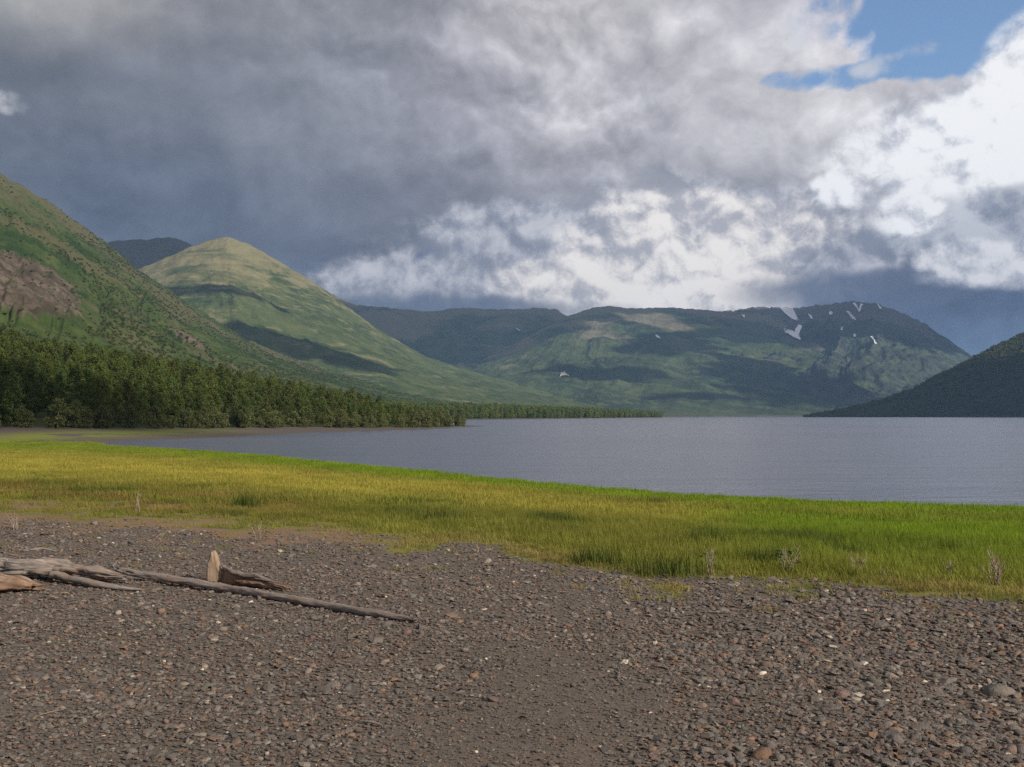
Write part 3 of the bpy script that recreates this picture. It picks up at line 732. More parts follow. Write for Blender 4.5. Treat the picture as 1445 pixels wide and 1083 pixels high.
def wood_points(n_try, box, cell):
    x = rng.uniform(box[0], box[1], n_try); y = rng.uniform(box[2], box[3], n_try)
    seen = {}; keep = []
    for i in range(n_try):
        k = (int(x[i] // cell), int(y[i] // cell))
        if k in seen: continue
        seen[k] = 1; keep.append(i)
    return x[keep], y[keep]
def tcolor(n_, lo=0.75, hi=1.25, warm=0.06):
    b = rng.uniform(lo, hi, n_); w = rng.normal(0, warm, n_)
    return np.stack([b * (1 + w), b, b * (1 - w * 0.5)], 1)
def build_woods():
    x, y = wood_points(14000, (-420, 0, 140, 620), 3.3)
    z, d = ground(x, y)
    fe = seg_dist(x, y, forest_edge, False)
    ok = inside(x, y, wood_poly) & (d > 6) & (x / y > -0.62) & (d < 262)
    x, y, z, d, fe = x[ok], y[ok], z[ok], d[ok], fe[ok]
    rank = np.hypot(x, y) * 0.35 + fe * 3.0
    order = np.argsort(rank)
    near = order[:300]; rest = order[300:]
    kindr = rng.uniform(0, 1, len(x)); patch = fbm(x / 45 + 3, y / 45, 3)
    def scale_of(i):
        s = rng.uniform(0.66, 1.02) * (0.72 + 0.28 * sstep(np.array(d[i]), 10, 45)) * (1 - 0.25 * sstep(np.array(y[i]), 255, 300) * (x[i] > -45))
        return float(s)
    tc = tcolor(len(x)) * (1 + 0.25 * patch)[:, None]
    def which(i, s, what):
        size = 'tall' if s > 0.98 else 'short' if s < 0.78 else 'middling'
        b_ = tc[i][1]; tone = 'pale' if b_ > 1.12 else 'dark' if b_ < 0.88 else 'green'
        row = 'fronting' if fe[i] < 9 else 'standing inside'
        where = 'the wooded point' if y[i] > 262 else 'the wood at the head of the bay' if y[i] < 185 else 'the wood along the middle of the bay'
        return '%s %s %s %s %s' % (size, tone, what, row, where)
    for i in near:
        s = scale_of(i); sx = s * rng.uniform(0.9, 1.25)
        if fe[i] < 6.5 and kindr[i] < 0.7:
            KW[rng.integers(2)].plant('willow_shrub', (x[i], y[i], z[i] - 0.1), (sx * 1.1, sx * 1.1, s * rng.uniform(0.8, 1.35)), rng.uniform(0, 6.28), tuple(tc[i]), which(i, s, 'bushy willow'), 'shrub', 'willows fringing the bay wood')
        elif kindr[i] > 0.90:
            KS[rng.integers(2)].plant('spruce_tree', (x[i], y[i], z[i] - 0.1), (s, s, s), rng.uniform(0, 6.28), tuple(tc[i]), which(i, s, 'pointed spruce'), 'tree', 'spruces in the bay wood')
        else:
            KB[rng.integers(4)].plant('birch_tree', (x[i], y[i], z[i] - 0.1), (sx, sx, s), rng.uniform(0, 6.28), tuple(tc[i]), which(i, s, 'leafy birch'), 'tree', 'birches of the bay wood')
    # willows closing the outer edge of the wood
    seg_l = np.concatenate([[0], np.cumsum(np.linalg.norm(np.diff(forest_edge, axis=0), axis=1))])
    for t_ in np.arange(40, seg_l[-1], 2.7):
        wx = np.interp(t_, seg_l, forest_edge[:, 0]) + rng.normal(-1.2, 1.3); wy = np.interp(t_, seg_l, forest_edge[:, 1]) + rng.normal(1.5, 1.3)
        zz, dd = ground(np.array([wx]), np.array([wy]))
        if dd[0] < 4: continue
        s_ = rng.uniform(0.55, 1.1); tone = rng.uniform(0.7, 1.25)
        lb = '%s %s willow bush on the strand below %s' % ('big' if s_ > 0.85 else 'small', 'pale' if tone > 1.05 else 'dark' if tone < 0.85 else 'green', 'the wooded point' if wy > 262 else 'the bay-head wood' if wy < 185 else 'the mid-bay wood')
        KW[rng.integers(2)].plant('willow_shrub', (wx, wy, zz[0] - 0.1), (s_ * 1.15, s_ * 1.15, s_), rng.uniform(0, 6.28), (tone * 1.02, tone, tone * 0.95), lb, 'shrub', 'willows fringing the bay wood')
    n_ = len(rest); s = np.array([scale_of(i) for i in rest]); sx = s * rng.uniform(0.9, 1.3, n_)
    pick = np.where(kindr[rest] > 0.88, 4 + rng.integers(0, 2, n_), rng.integers(0, 4, n_))
    scatter('bay_wood', np.stack([x[rest], y[rest], z[rest] - 0.1], 1), np.stack([np.zeros(n_)] * 2 + [rng.uniform(0, 6.28, n_)], 1), np.stack([sx, sx, s], 1), pick, tc[rest], [k.whole for k in KB + KS], 'dense mixed wood climbing the slope behind the bay', 'wood')
    # wood on the further shore
    x, y = wood_points(40000, (-260, 420, 640, 2300), 4.6); z, d = ground(x, y)
    ok = (d > 14) & (d < 190) & (x / y < 0.19) & (x / y > -0.16); x, y, z = x[ok], y[ok], z[ok]; n_ = len(x)
    s = rng.uniform(0.7, 1.15, n_)
    scatter('far_shore_wood', np.stack([x, y, z - 0.1], 1), np.stack([np.zeros(n_)] * 2 + [rng.uniform(0, 6.28, n_)], 1), np.stack([s * 1.5, s * 1.5, s * rng.uniform(0.75, 1.2, n_)], 1), np.where(rng.uniform(0, 1, n_) > 0.8, 4, rng.integers(0, 4, n_)), tcolor(n_) * 1.45, [k.whole for k in KB + KS], 'strip of green wood along the further lakeshore', 'wood')
build_woods()

# low-poly shrubs and trees for distant slopes
def clump_mesh(name, seed, mat, h, w, n_=46):
    r = np.random.default_rng(seed)
    cs = [np.array((r.normal(0, w * 0.3), r.normal(0, w * 0.3), h * r.uniform(0.3, 0.75))) for _ in range(5)]
    v, f, l = leaves(cs, [w * 0.55] * 5, n_ // 5, w * 0.28, r); o = mesh_obj(name, v, f, mat, smooth=False, link=False); add_attr(o.data, 'leaf', l); return o
CL = [clump_mesh('slope_shrub', 70 + i, 'leaf', 3.0, 2.6) for i in range(3)]
def slope_scatter(name, mt, n_try, dens, smin, smax, protos, label, colr, xlim=(-60, 1500)):
    me = mt.data; co = np.empty(len(me.vertices) * 3); me.vertices.foreach_get('co', co); co = co.reshape(-1, 3)
    fv = np.empty(len(me.polygons) * 4, dtype=np.int64); me.polygons.foreach_get('vertices', fv); fv = fv.reshape(-1, 4)
    ar = np.empty(len(me.polygons)); me.polygons.foreach_get('area', ar)
    c = co[fv].mean(1); ppx_ = CX + F * c[:, 0] / np.maximum(c[:, 1], 1)
    wgt = ar * ((ppx_ > xlim[0]) & (ppx_ < xlim[1])) * dens(c)
    f = rng.choice(len(ar), n_try, p=wgt / wgt.sum())
    u, v = rng.uniform(0, 1, (2, n_try, 1)); q = co[fv[f]]
    p = (q[:, 0] * (1 - u) + q[:, 1] * u) * (1 - v) + (q[:, 3] * (1 - u) + q[:, 2] * u) * v
    s = rng.uniform(smin, smax, n_try)
    scatter(name, p - np.array((0, 0, 0.2)), np.stack([np.zeros(n_try)] * 2 + [rng.uniform(0, 6.28, n_try)], 1), np.stack([s * 1.15, s * 1.15, s], 1), rng.integers(0, len(protos), n_try), colr(p), protos, label, 'shrubs')
def dens_A(c):
    pxx = CX + F * c[:, 0] / c[:, 1]; pyy = HY - F * (c[:, 2] - H) / c[:, 1]
    cr = (((pxx - 25) / 110) ** 2 + ((pyy - (405 + (pxx - 25) * 0.32)) / 55) ** 2) < 1.1
    return np.clip(0.5 + 1.3 * fbm(c[:, 0] / 160, c[:, 1] / 160, 4), 0.02, 2) * np.where(cr, 0.06, 1) * (np.clip(1.3 - c[:, 2] / 330, 0.12, 1.3))
slope_scatter('mountain_scrub', mA, 60000, dens_A, 0.35, 0.95, CL, 'green scrub covering the steep near mountain', lambda p: tcolor(len(p), 0.65, 1.0) * (1 + 0.3 * fbm(p[:, 0] / 120, p[:, 1] / 120, 3))[:, None])
slope_scatter('hill_wood', mG, 16000, lambda c: np.clip(0.8 + fbm(c[:, 0] / 120, c[:, 1] / 120, 3), 0.1, 2), 1.3, 2.6, CL, 'dark wood covering the hill across the lake', lambda p: tcolor(len(p), 0.55, 1.05) * np.array((1.12, 1.0, 0.8)), (1120, 1560))
# ------------------------------------------------------------------ grass of the meadow
def m_grass(n, bs, out):
    tc = attr(n, 'tcol', 'INSTANCER', 'Color'); h = attr(n, 'tip'); sh = attr(n, 'leaf')
    c = n.mix(1.0, n.mix(sh, (0.80, 0.86, 0.8), (1.2, 1.12, 1.1)), tc, 'MULTIPLY')
    c = n.mix(n.step(h, 0.35, 1.0, 0, 0.35), c, n.mix(1.0, c, (1.45, 1.15, 0.95), 'MULTIPLY'))
    n.put(bs.inputs['Base Color'], c); bs.inputs['Roughness'].default_value = 0.65
    tr = n.new('ShaderNodeBsdfTranslucent'); n.put(tr.inputs[0], c)
    mx = n.new('ShaderNodeMixShader'); mx.inputs[0].default_value = 0.35
    n.t.links.new(bs.outputs[0], mx.inputs[1]); n.t.links.new(tr.outputs[0], mx.inputs[2]); n.t.links.new(mx.outputs[0], out.inputs[0])
material('grass_blade', m_grass)
def tuft(name, seed, nb, h, spread, wid):
    r = np.random.default_rng(seed); vs, fs, tip, lf = [], [], [], []
    for _ in range(nb):
        th = r.uniform(0, 6.283); b0 = np.array((r.normal(0, spread), r.normal(0, spread), -0.03))
        hh = h * r.uniform(0.55, 1.1); lean = r.uniform(0.05, 0.5) * hh; d = np.array((math.cos(th), math.sin(th), 0)); sd = np.array((-math.sin(th + r.normal(0, .6)), math.cos(th), 0)) * wid * r.uniform(0.7, 1.2)
        p1 = b0 + d * lean * 0.3 + np.array((0, 0, hh * 0.55)); p2 = b0 + d * lean + np.array((0, 0, hh)); o_ = len(vs); t_ = r.uniform(0, 1)
        vs += [tuple(b0 + sd), tuple(b0 - sd), tuple(p1 - sd * 0.75), tuple(p1 + sd * 0.75), tuple(p2)]; fs += [(o_, o_ + 1, o_ + 2, o_ + 3), (o_ + 3, o_ + 2, o_ + 4)]
        tip += [0, 0, .55, .55, 1]; lf += [t_] * 5
    o = mesh_obj(name, vs, fs, 'grass_blade', smooth=False, link=False); add_attr(o.data, 'tip', tip); add_attr(o.data, 'leaf', lf); return o
TUFTS = [tuft('grass_tuft', 100 + i, 34, 0.225, 0.085, 0.0042) for i in range(4)]
TUFTS_FAR = [tuft('grass_tuft', 110 + i, 40, 0.255, 0.17, 0.010) for i in range(3)]
def meadow_color(x, y):
    n_ = len(x); yb = beach_edge(x); ys = np.maximum(shore_y(x), yb + 8); q = np.clip((y - yb) / (ys - yb), 0, 1)
    straw = np.array((0.36, 0.335, 0.062)); green = np.array((0.180, 0.285, 0.020)); dark = np.array((0.10, 0.135, 0.022)); olive = np.array((0.20, 0.215, 0.040))
    u = x / np.maximum(y, 1)
    a = fbm(x / 5.0, y / 9.0, 4); b = fbm(x / 1.6 + 9, y / 2.6, 4)
    c = np.repeat(olive[None], n_, 0)
    w = np.exp(-((q - 0.50) / 0.24) ** 2) * np.clip(0.75 - u * 1.9, 0, 1) + 0.25 * a
    c = c + (straw - c) * np.clip(w, 0, 1)[:, None]
    w = sstep(q, 0.70, 0.86) * (0.55 + 0.45 * sstep(u, -0.42, -0.15)) + sstep(u, 0.12, 0.30) * np.exp(-((q - 0.42) / 0.30) ** 2) * 1.0 + 0.25 * b
    c = c + (green - c) * np.clip(w, 0, 1)[:, None]
    w = sstep(b + 0.5 * a, 0.28, 0.75) * (1 - sstep(q, 0.28, 0.55)) * 0.9 + np.exp(-((q - 0.22) / 0.10) ** 2) * np.clip(0.35 + 0.5 * a, 0, 0.7)
    c = c + (dark - c) * np.clip(w, 0, 1)[:, None]
    e = (y - yb) / np.maximum(0.10 * np.abs(yb), 0.6) + fbm(x / 1.1, y / 1.6, 4) * 1.2
    dry = np.array((0.26, 0.215, 0.072)); w = (1 - sstep(e, 0.3, 2.2)) * np.clip(0.55 + 0.9 * b, 0, 1)
    c = c + (dry - c) * np.clip(w, 0, 1)[:, None]
    rust = np.array((0.26, 0.165, 0.065)); w = np.exp(-((q - 0.17) / 0.10) ** 2) * sstep(-u, 0.08, 0.35) * np.clip(0.3 + 1.2 * fbm(x / 2.4 + 31, y / 1.2, 4), 0, 1)
    c = c + (rust - c) * np.clip(w, 0, 1)[:, None]
    return c * (1 + 0.22 * fbm(x / 3.0 + 50, y / 5.0, 4))[:, None] * rng.uniform(0.82, 1.18, n_)[:, None]
def build_grass():
    P_, C_, S_, K_ = [], [], [], []
    for y0, y1, dens, far in ((9, 16, 62, 0), (16, 26, 46, 0), (26, 45, 17, 1), (45, 80, 8, 1), (80, 150, 5.0, 1)):
        xa, xb = -0.58 * y1 - 2, 0.58 * y1 + 2
        m = int(dens * (xb - xa) * (y1 - y0)); x = rng.uniform(xa, xb, m); y = rng.uniform(y0, y1, m)
        ok = (np.abs(x) < 0.56 * y + 1.8); x, y = x[ok], y[ok]
        z, d = ground(x, y); yb = beach_edge(x)
        e = (y - yb) / np.maximum(0.10 * np.abs(yb), 0.6) + fbm(x / 1.1, y / 1.6, 4) * 1.2
        pr = sstep(e, -0.3, 1.1) + 0.04 * sstep(e, -3.0, 0)
        left = sstep(-x / y, 0.02, 0.22); band = np.exp(-((e - 0.8) / 1.6) ** 2) * left
        pr = pr * (1 - 0.93 * band) * (1 - 1.05 * soil_bare(x, y))
        pr = pr * (1 - sstep(y, 121, 128)) * (d > -0.2)
        ok = rng.uniform(0, 1, len(x)) < pr
        x, y, z, e, left = x[ok], y[ok], z[ok], e[ok], left[ok]; n_ = len(x)
        hs = (0.36 + 0.64 * sstep(e, 0.4, 3.2)) * (1 + 0.30 * fbm(x / 2.0, y / 2.0, 3)) * rng.uniform(0.75, 1.2, n_) * (1 - 0.35 * left * (1 - sstep(e, 3, 8)))
        P_.append(np.stack([x, y, z], 1)); C_.append(meadow_color(x, y)); S_.append(np.stack([np.ones(n_) * 1.0, np.ones(n_) * 1.0, hs], 1)); K_.append(np.where(far, 4 + rng.integers(0, 3, n_), rng.integers(0, 4, n_)))
    P_ = np.vstack(P_); n_ = len(P_)
    scatter('meadow_grass', P_, np.stack([rng.normal(0, 0.06, n_), rng.normal(0, 0.06, n_), rng.uniform(0, 6.28, n_)], 1), np.vstack(S_), np.concatenate(K_), np.vstack(C_), TUFTS + TUFTS_FAR, 'yellow green meadow grass between the gravel and the lake', 'grass')
    print('grass tufts', n_)
build_grass()
def gz(x, y): return float(ground(np.array([x]), np.array([y]))[0][0])
def on_ground(px, py):
    """the ground point seen at a photo pixel"""
    a, b = 2.0, 160.0
    for k in np.arange(2.5, 170, 0.25):
        x = k * (px - CX) / F
        if H + k * (HY - py) / F < gz(x, k): b = k; a = k - 0.25; break
    for _ in range(12):
        m = (a + b) / 2; x = m * (px - CX) / F
        if H + m * (HY - py) / F < gz(x, m): b = m
        else: a = m
    x = b * (px - CX) / F; return np.array((x, b, gz(x, b)))

# ------------------------------------------------------------------ stones of the beach
def m_stone(n, bs, out):
    tc = attr(n, 'tcol', 'INSTANCER', 'Color'); p = objco(n)
    a = n.noise(p, 2.2, 5, 0.6); b = n.noise(p, 9.0, 4, 0.65)
    c = n.mix(1.0, tc, n.ramp(a, [(0.25, (0.72, 0.72, 0.74)), (0.7, (1.22, 1.18, 1.14))]), 'MULTIPLY')
    c = n.mix(n.step(b, 0.58, 0.7, 0, 0.35), c, (0.20, 0.18, 0.16))
    n.put(bs.inputs['Base Color'], c); bs.inputs['Roughness'].default_value = 0.78; bs.inputs['Specular IOR Level'].default_value = 0.3
    bump(n, bs, a * 0.5 + b * 0.5, 0.06, 0.5)
material('stone', m_stone)
def stone_mesh(name, seed, npt=15, flat=0.42, rounded=False):
    r = np.random.default_rng(seed); bm = bmesh.new()
    ax = np.array((1.0, r.uniform(0.6, 0.95), flat * r.uniform(0.7, 1.3)))
    for _ in range(npt):
        d = r.normal(0, 1, 3); d /= np.linalg.norm(d); d *= (1.0 if rounded else r.uniform(0.72, 1.0))
        bm.verts.new(tuple(d * ax * 0.5))
    res = bmesh.ops.convex_hull(bm, input=bm.verts[:])
    bmesh.ops.delete(bm, geom=[g_ for g_ in res['geom_interior'] if isinstance(g_, bmesh.types.BMVert)], context='VERTS')
    me = bpy.data.meshes.new(name); bm.to_mesh(me); bm.free(); me.materials.append(MATS['stone'])
    if rounded: me.polygons.foreach_set('use_smooth', [True] * len(me.polygons))
    return bpy.data.objects.new(name, me)
STONES = [stone_mesh('stone', 200 + i, 12 + i % 4, 0.25 + 0.045 * (i % 4)) for i in range(10)] + [stone_mesh('stone', 230 + i, 24, 0.5, True) for i in range(2)]
PAL = np.array([(0.105, 0.098, 0.094), (0.135, 0.128, 0.122), (0.085, 0.083, 0.084), (0.165, 0.150, 0.135), (0.150, 0.110, 0.085), (0.120, 0.095, 0.080), (0.098, 0.103, 0.098), (0.165, 0.110, 0.078), (0.145, 0.105, 0.098), (0.26, 0.24, 0.21), (0.45, 0.42, 0.37)])
PW = np.array([.20, .17, .14, .11, .09, .09, .08, 
               .035, .045, .015, .005]); PW = PW / PW.sum()
PAL = PAL * np.array((1.30, 1.20, 1.10))
def stone_colors(n_): return PAL[rng.choice(len(PAL), n_, p=PW)] * rng.uniform(0.75, 1.25, n_)[:, None]
def fine_mask(x, y):
    """1 where the gravel is fine and sandy"""
    u = x / np.maximum(y, 1)
    m = np.exp(-((u - 0.05) / 0.14) ** 2) * (1 - sstep(y, 5.6, 9.0)) + 0.55 * fbm(x / 1.3 + 5, y / 1.7, 4)
    return np.clip(sstep(m, 0.15, 0.8), 0, 1)
def build_stones():
    P_, Sz = [], []
    for y0, y1, dens, smed in ((3.2, 6.0, 1900, 0.026), (6.0, 9.0, 1150, 0.030), (9.0, 13.0, 560, 0.034), (13.0, 21.0, 240, 0.042)):
        xa, xb = -0.56 * y1 - 1.5, 0.56 * y1 + 1.5
        m = int(dens * (xb - xa) * (y1 - y0)); x = rng.uniform(xa, xb, m); y = rng.uniform(y0, y1, m)
        yb = beach_edge(x); e = (y - yb) / np.maximum(0.10 * np.abs(yb), 0.6) + fbm(x / 1.1, y / 1.6, 4) * 1.2
        u = x / y
        ok = (np.abs(x) < 0.54 * y + 1.5) & (rng.uniform(0, 1, m) < 1 - sstep(e, -0.9, 0.5))
        x, y = x[ok], y[ok]; fm = fine_mask(x, y); u = x / y
        s = smed * np.exp(rng.normal(0, 0.42, len(x))) * (1 - 0.45 * fm) * (1 + 0.30 * sstep(u, 0.05, 0.35))
        P_.append(np.stack([x, y], 1)); Sz.append(s)
    p = np.vstack(P_); s = np.concatenate(Sz)
    # larger stones sprinkled over
    m = 2600; yy = rng.uniform(3.6, 15, m); xx = rng.uniform(-0.54, 0.54, m) * yy
    ok = (yy < beach_edge(xx) - 0.4) & (rng.uniform(0, 1, m) < 0.35 + 0.65 * sstep(xx / yy, 0, 0.3)) & (rng.uniform(0, 1, m) > fine_mask(xx, yy) * 0.85)
    p = np.vstack([p, np.stack([xx, yy], 1)[ok]]); s = np.concatenate([s, rng.uniform(0.05, 0.10, ok.sum()) * np.where(rng.uniform(0, 1, ok.sum()) < 0.12, 1.45, 1) * (0.8 + 0.25 * sstep(xx[ok] / yy[ok], -0.1, 0.3))])
    z, _ = ground(p[:, 0], p[:, 1]); n_ = len(p)
    pk = np.where(rng.uniform(0, 1, n_) < 0.12, 10 + rng.integers(0, 2, n_), rng.integers(0, 10, n_))
    colr = stone_colors(n_)
    pts = np.stack([p[:, 0], p[:, 1], z + s * 0.08 + np.abs(rng.normal(0, 0.004, n_))], 1)
    tilt = rng.normal(0, 0.20, (n_, 2)); rot = np.stack([tilt[:, 0], tilt[:, 1], rng.uniform(0, 6.28, n_)], 1)
    big = np.argsort(-(s / p[:, 1]))[:300]; mask = np.ones(n_, bool); mask[big] = False
    for i in big:
        o = bpy.data.objects.new('stone', STONES[pk[i]].data); col.objects.link(o); o.parent = ground_o
        o.location = pts[i]; o.rotation_euler = rot[i]; o.scale = (s[i],) * 3; o['tcol'] = tuple(colr[i])
    scatter('gravel', pts[mask], rot[mask], np.repeat(s[mask][:, None], 3, 1), pk[mask], colr[mask], STONES, None, None, parent=ground_o)
    print('stones', n_)
build_stones()

# ------------------------------------------------------------------ driftwood
def m_drift(name, dark, light, warm, wf):
    def fn(n, bs, out):
        al = attr(n, 'along'); ar_ = attr(n, 'around'); p = objco(n)
        v = n.comb(al * 1.6, ar_ * 13.0, 0.0)
        g1 = n.noise(v, 2.0, 6, 0.65, dist=0.8); g2 = n.noise(n.comb(al * 3.0, ar_ * 45.0, 1.0), 1.5, 4, 0.6); bl = n.noise(p, 3.0, 4, 0.55)
        c = n.mix(n.step(g1, 0.33, 0.66), dark, light); c = n.mix(n.step(bl, 0.5 - wf * 0.3, 0.75 - wf * 0.3), c, warm); c = n.mix(n.step(g2, 0.55, 0.7, 0, 0.7), c, dark)
        n.put(bs.inputs['Base Color'], c); bs.inputs['Roughness'].default_value = 0.85
        bump(n, bs, g1 * 0.6 + g2 * 0.4, 0.012, 0.9)
    return material(name, fn)
m_drift('drift_grey', (0.11, 0.092, 0.082), (0.40, 0.345, 0.305), (0.27, 0.205, 0.165), 0.2)
m_drift('drift_brown', (0.085, 0.056, 0.040), (0.40, 0.285, 0.205), (0.28, 0.170, 0.110), 0.3)
m_drift('drift_pale', (0.16, 0.115, 0.085), (0.42, 0.33, 0.25), (0.36, 0.25, 0.17), 0.5)
def timber(name, path, rad, mat, parent=None, seg=22, seed=0, flat=1.0, grain=0.10, lump=0.12, ragged=0.0, n_=60, tilt=0.0):
    """weathered piece of wood: a lumpy trunk with deep cracks along the grain, knots and torn, splintered ends"""
    r = np.random.default_rng(seed); path = np.asarray(path, float); k = np.linspace(0, len(path) - 1, n_); ki = np.arange(len(path))
    pth = np.stack([np.interp(k, ki, path[:, i]) for i in range(3)], 1); rd = np.interp(k, ki, rad)
    ker = np.ones(5) / 5
    if n_ > 12:
        for i in range(3): pth[2:-2, i] = np.convolve(pth[:, i], ker, 'valid')
    run = np.concatenate([[0], np.cumsum(np.linalg.norm(np.diff(pth, axis=0), axis=1))])
    wob = 0.25 * np.stack([fbm(run / 0.5 + seed, run * 0 + 3.3 * i, 3) for i in range(3)], 1) * rd[:, None]; pth = pth + wob * np.array((1, 1, 0.4))
    tg = np.gradient(pth, axis=0); tn = tg / np.linalg.norm(tg, axis=1)[:, None]
    ref = np.where(np.abs(tn[:, 2:3]) < 0.9, np.array((0, 0, 1.0)), np.array((0, 1.0, 0)))
    a = np.cross(tn, ref); a /= np.linalg.norm(a, axis=1)[:, None]; b = np.cross(a, tn)
    th = 2 * math.pi * np.arange(seg) / seg; f = np.linspace(0, 1, n_)
    Lr = run[:, None] / max(rd.max(), 1e-3); TH = th[None, :] + 0.06 * Lr
    cx_, sy_ = np.cos(TH), np.sin(TH)
    w = 1 + lump * 1.6 * fbm(cx_ * 1.1 + Lr * 0.22 + seed * 3.1, sy_ * 1.1 + Lr * 0.05, 4)
    crack = np.abs(fbm(cx_ * 3.2 + seed + Lr * 0.03, sy_ * 3.2 + Lr * 0.045, 3))
    w = w - grain * 3.0 * np.clip(0.22 - crack, 0, 1) / 0.22 + grain * 0.8 * fbm(cx_ * 6 + seed, sy_ * 6 + Lr * 0.1, 3)
    endf = np.clip(1 - np.minimum(f, 1 - f) * 10, 0, 1)[:, None]
    spl = fbm(cx_ * 2.6 + seed * 1.7, sy_ * 2.6 + seed, 4, 0.7) + r.normal(0, 0.35, (1, seg))
    w = w * (1 - endf * 0.45 * np.clip(np.abs(spl), 0, 1))
    rr = rd[:, None] * np.maximum(w, 0.15)
    V = pth[:, None] + rr[..., None] * (np.cos(th + tilt)[None, :, None] * a[:, None] + np.sin(th + tilt)[None, :, None] * b[:, None] * flat)
    V = V + tn[:, None] * (ragged * 2.2 * endf * spl * rd.max() * np.where(f > 0.5, 1, -1)[:, None])[..., None]
    vs = list(V.reshape(-1, 3)); al = list(np.repeat(run, seg)); ar_ = list(np.tile(np.abs(np.arange(seg) / seg * 2 - 1), n_))
    fs = [(i * seg + s_, i * seg + (s_ + 1) % seg, (i + 1) * seg + (s_ + 1) % seg, (i + 1) * seg + s_) for i in range(n_ - 1) for s_ in range(seg)]
    m0 = len(vs); vs += [pth[1], pth[-2]]; al += [0, run[-1]]; ar_ += [.5, .5]
    fs += [((s_ + 1) % seg, s_, m0) for s_ in range(seg)] + [((n_ - 1) * seg + s_, (n_ - 1) * seg + (s_ + 1) % seg, m0 + 1) for s_ in range(seg)]
    if parent is None: loc = np.array((pth[n_ // 2][0], pth[n_ // 2][1], min(v[2] for v in vs)))
    else: loc = np.array(parent['base'])
    o = mesh_obj(name, [tuple(v - loc) for v in vs], fs, mat)
    add_attr(o.data, 'along', al); add_attr(o.data, 'around', ar_)
    if parent is None: o.location = loc; o['base'] = tuple(loc)
    else: o.parent = parent
    return o
def slab(name, outline, mat, thick, back=0.0, parent=None, seed=0, run_to=None):
    """split plank of wood standing on the ground, from its outline"""
    r = np.random.default_rng(seed); base = on_ground(*outline[0]); Y0 = base[1] + back; Y1 = Y0 if run_to is None else on_ground(*run_to)[1] + 0.03; x1 = outline[0][0] + 100 if run_to is None else run_to[0]
    pts = []
    for i in range(len(outline)):
        p0 = np.array(outline[i], float); p1 = np.array(outline[(i + 1) % len(outline)], float)
        for k in range(4): pts.append(p0 + (p1 - p0) * k / 4 + r.normal(0, 0.35, 2))
    pts = np.array(pts); c = pts.mean(0); m = len(pts); vs, al, ar_ = [], [], []
    for sc_, dy in ((0.35, -.42), (0.7, -.5), (0.93, -.36), (1.0, 0.0), (0.93, .36), (0.5, .5)):
        for p in c + (pts - c) * sc_:
            q = P(p[0], p[1], float(np.interp(p[0], [outline[0][0], x1], [Y0, Y1]))) + np.array((0, dy * thick + 0.14 * thick * float(fbm(np.array(p[0] * .25 + seed), np.array(p[1] * .06), 3)), 0)); vs.append(q); al.append(q[2]); ar_.append(q[0] * 2.5 + dy * .3)
    fs = [(i * m + k, i * m + (k + 1) % m, (i + 1) * m + (k + 1) % m, (i + 1) * m + k) for i in range(5) for k in range(m)]
    fs += [tuple(range(m))[::-1], tuple(range(5 * m, 6 * m))]
    loc = np.array((base[0], Y0, min(v[2] for v in vs))) if parent is None else np.array(parent['base'])
    o = mesh_obj(name, [tuple(v - loc) for v in vs], fs, mat); add_attr(o.data, 'along', al); add_attr(o.data, 'around', ar_)
    if parent is None: o.location = loc; o['base'] = tuple(loc)
    else: o.parent = parent
    return o
def lie(px, py, r, lift=0.0):
    """axis point of a piece of radius r whose underside rests where pixel (px, py) shows the ground"""
    g_ = on_ground(px, py); return (g_[0], g_[1] + r * 0.4, g_[2] + r * 0.85 + lift)
pole = timber('driftwood_pole', [lie(168, 818, .05, .06), lie(240, 827, .048, .03), lie(320, 838, .045, .015), lie(400, 850, .045), lie(470, 862, .042), lie(530, 872, .040), lie(584, 880, .036)], [.050, .050, .047, .046, .043, .040, .026], 'drift_grey', seed=3, flat=0.85, grain=0.045, lump=0.12, ragged=0.6, n_=160)
timber('branch_stub', [lie(364, 842, .02, .0), lie(366, 848, .02, -.01)], [.03, .02], 'drift_grey', pole, 8, 4, n_=8)
tag(pole, 'long thin bleached pole lying across the gravel', 'driftwood')
log = timber('driftwood_log', [lie(-170, 806, .12, .05), lie(-60, 812, .125, .03), lie(20, 818, .125, .02), lie(80, 818, .12, .02), lie(130, 822, .105, .01), lie(172, 824, .06, .02)], [.12, .125, .12, .115, .09, .045], 'drift_grey', seed=8, flat=0.8, grain=0.14, lump=0.26, ragged=0.5, n_=130, seg=34)
timber('broken_limb', [lie(70, 822, .07, .03), lie(120, 829, .055, .01), lie(160, 834, .045), lie(197, 836, .03)], [.07, .055, .042, .02], 'drift_grey', log, 10, 9, flat=0.7, grain=0.12, ragged=0.4, n_=36)
timber('splinter', [lie(40, 797, .03, .16), lie(60, 795, .03, .16), lie(80, 797, .02, .15)], [.02, .035, .012], 'drift_grey', log, 8, 12, flat=0.5, n_=14)
timber('splinter', [lie(158, 815, .02, .10), lie(166, 804, .015, .10)], [.02, .008], 'drift_grey', log, 6, 13, n_=10)
tag(log, 'thick grey weathered log with a broken limb on the gravel', 'driftwood')
chunk = timber('driftwood_chunk', [lie(-90, 838, .12), lie(-20, 838, .115), lie(25, 837, .10), lie(52, 836, .06)], [.11, .115, .10, .045], 'drift_brown', seed=15, flat=0.75, grain=0.12, lump=0.2, ragged=0.5, n_=40)
tag(chunk, 'reddish brown broken log end lying beside the thick grey log', 'driftwood')
stump = slab('driftwood_stump', [(291, 822), (292, 804), (295, 786), (299, 777), (304, 777), (308, 786), (311, 798), (316, 808), (317, 818), (311, 826), (300, 827)], 'drift_pale', 0.09, 0.05, seed=21)
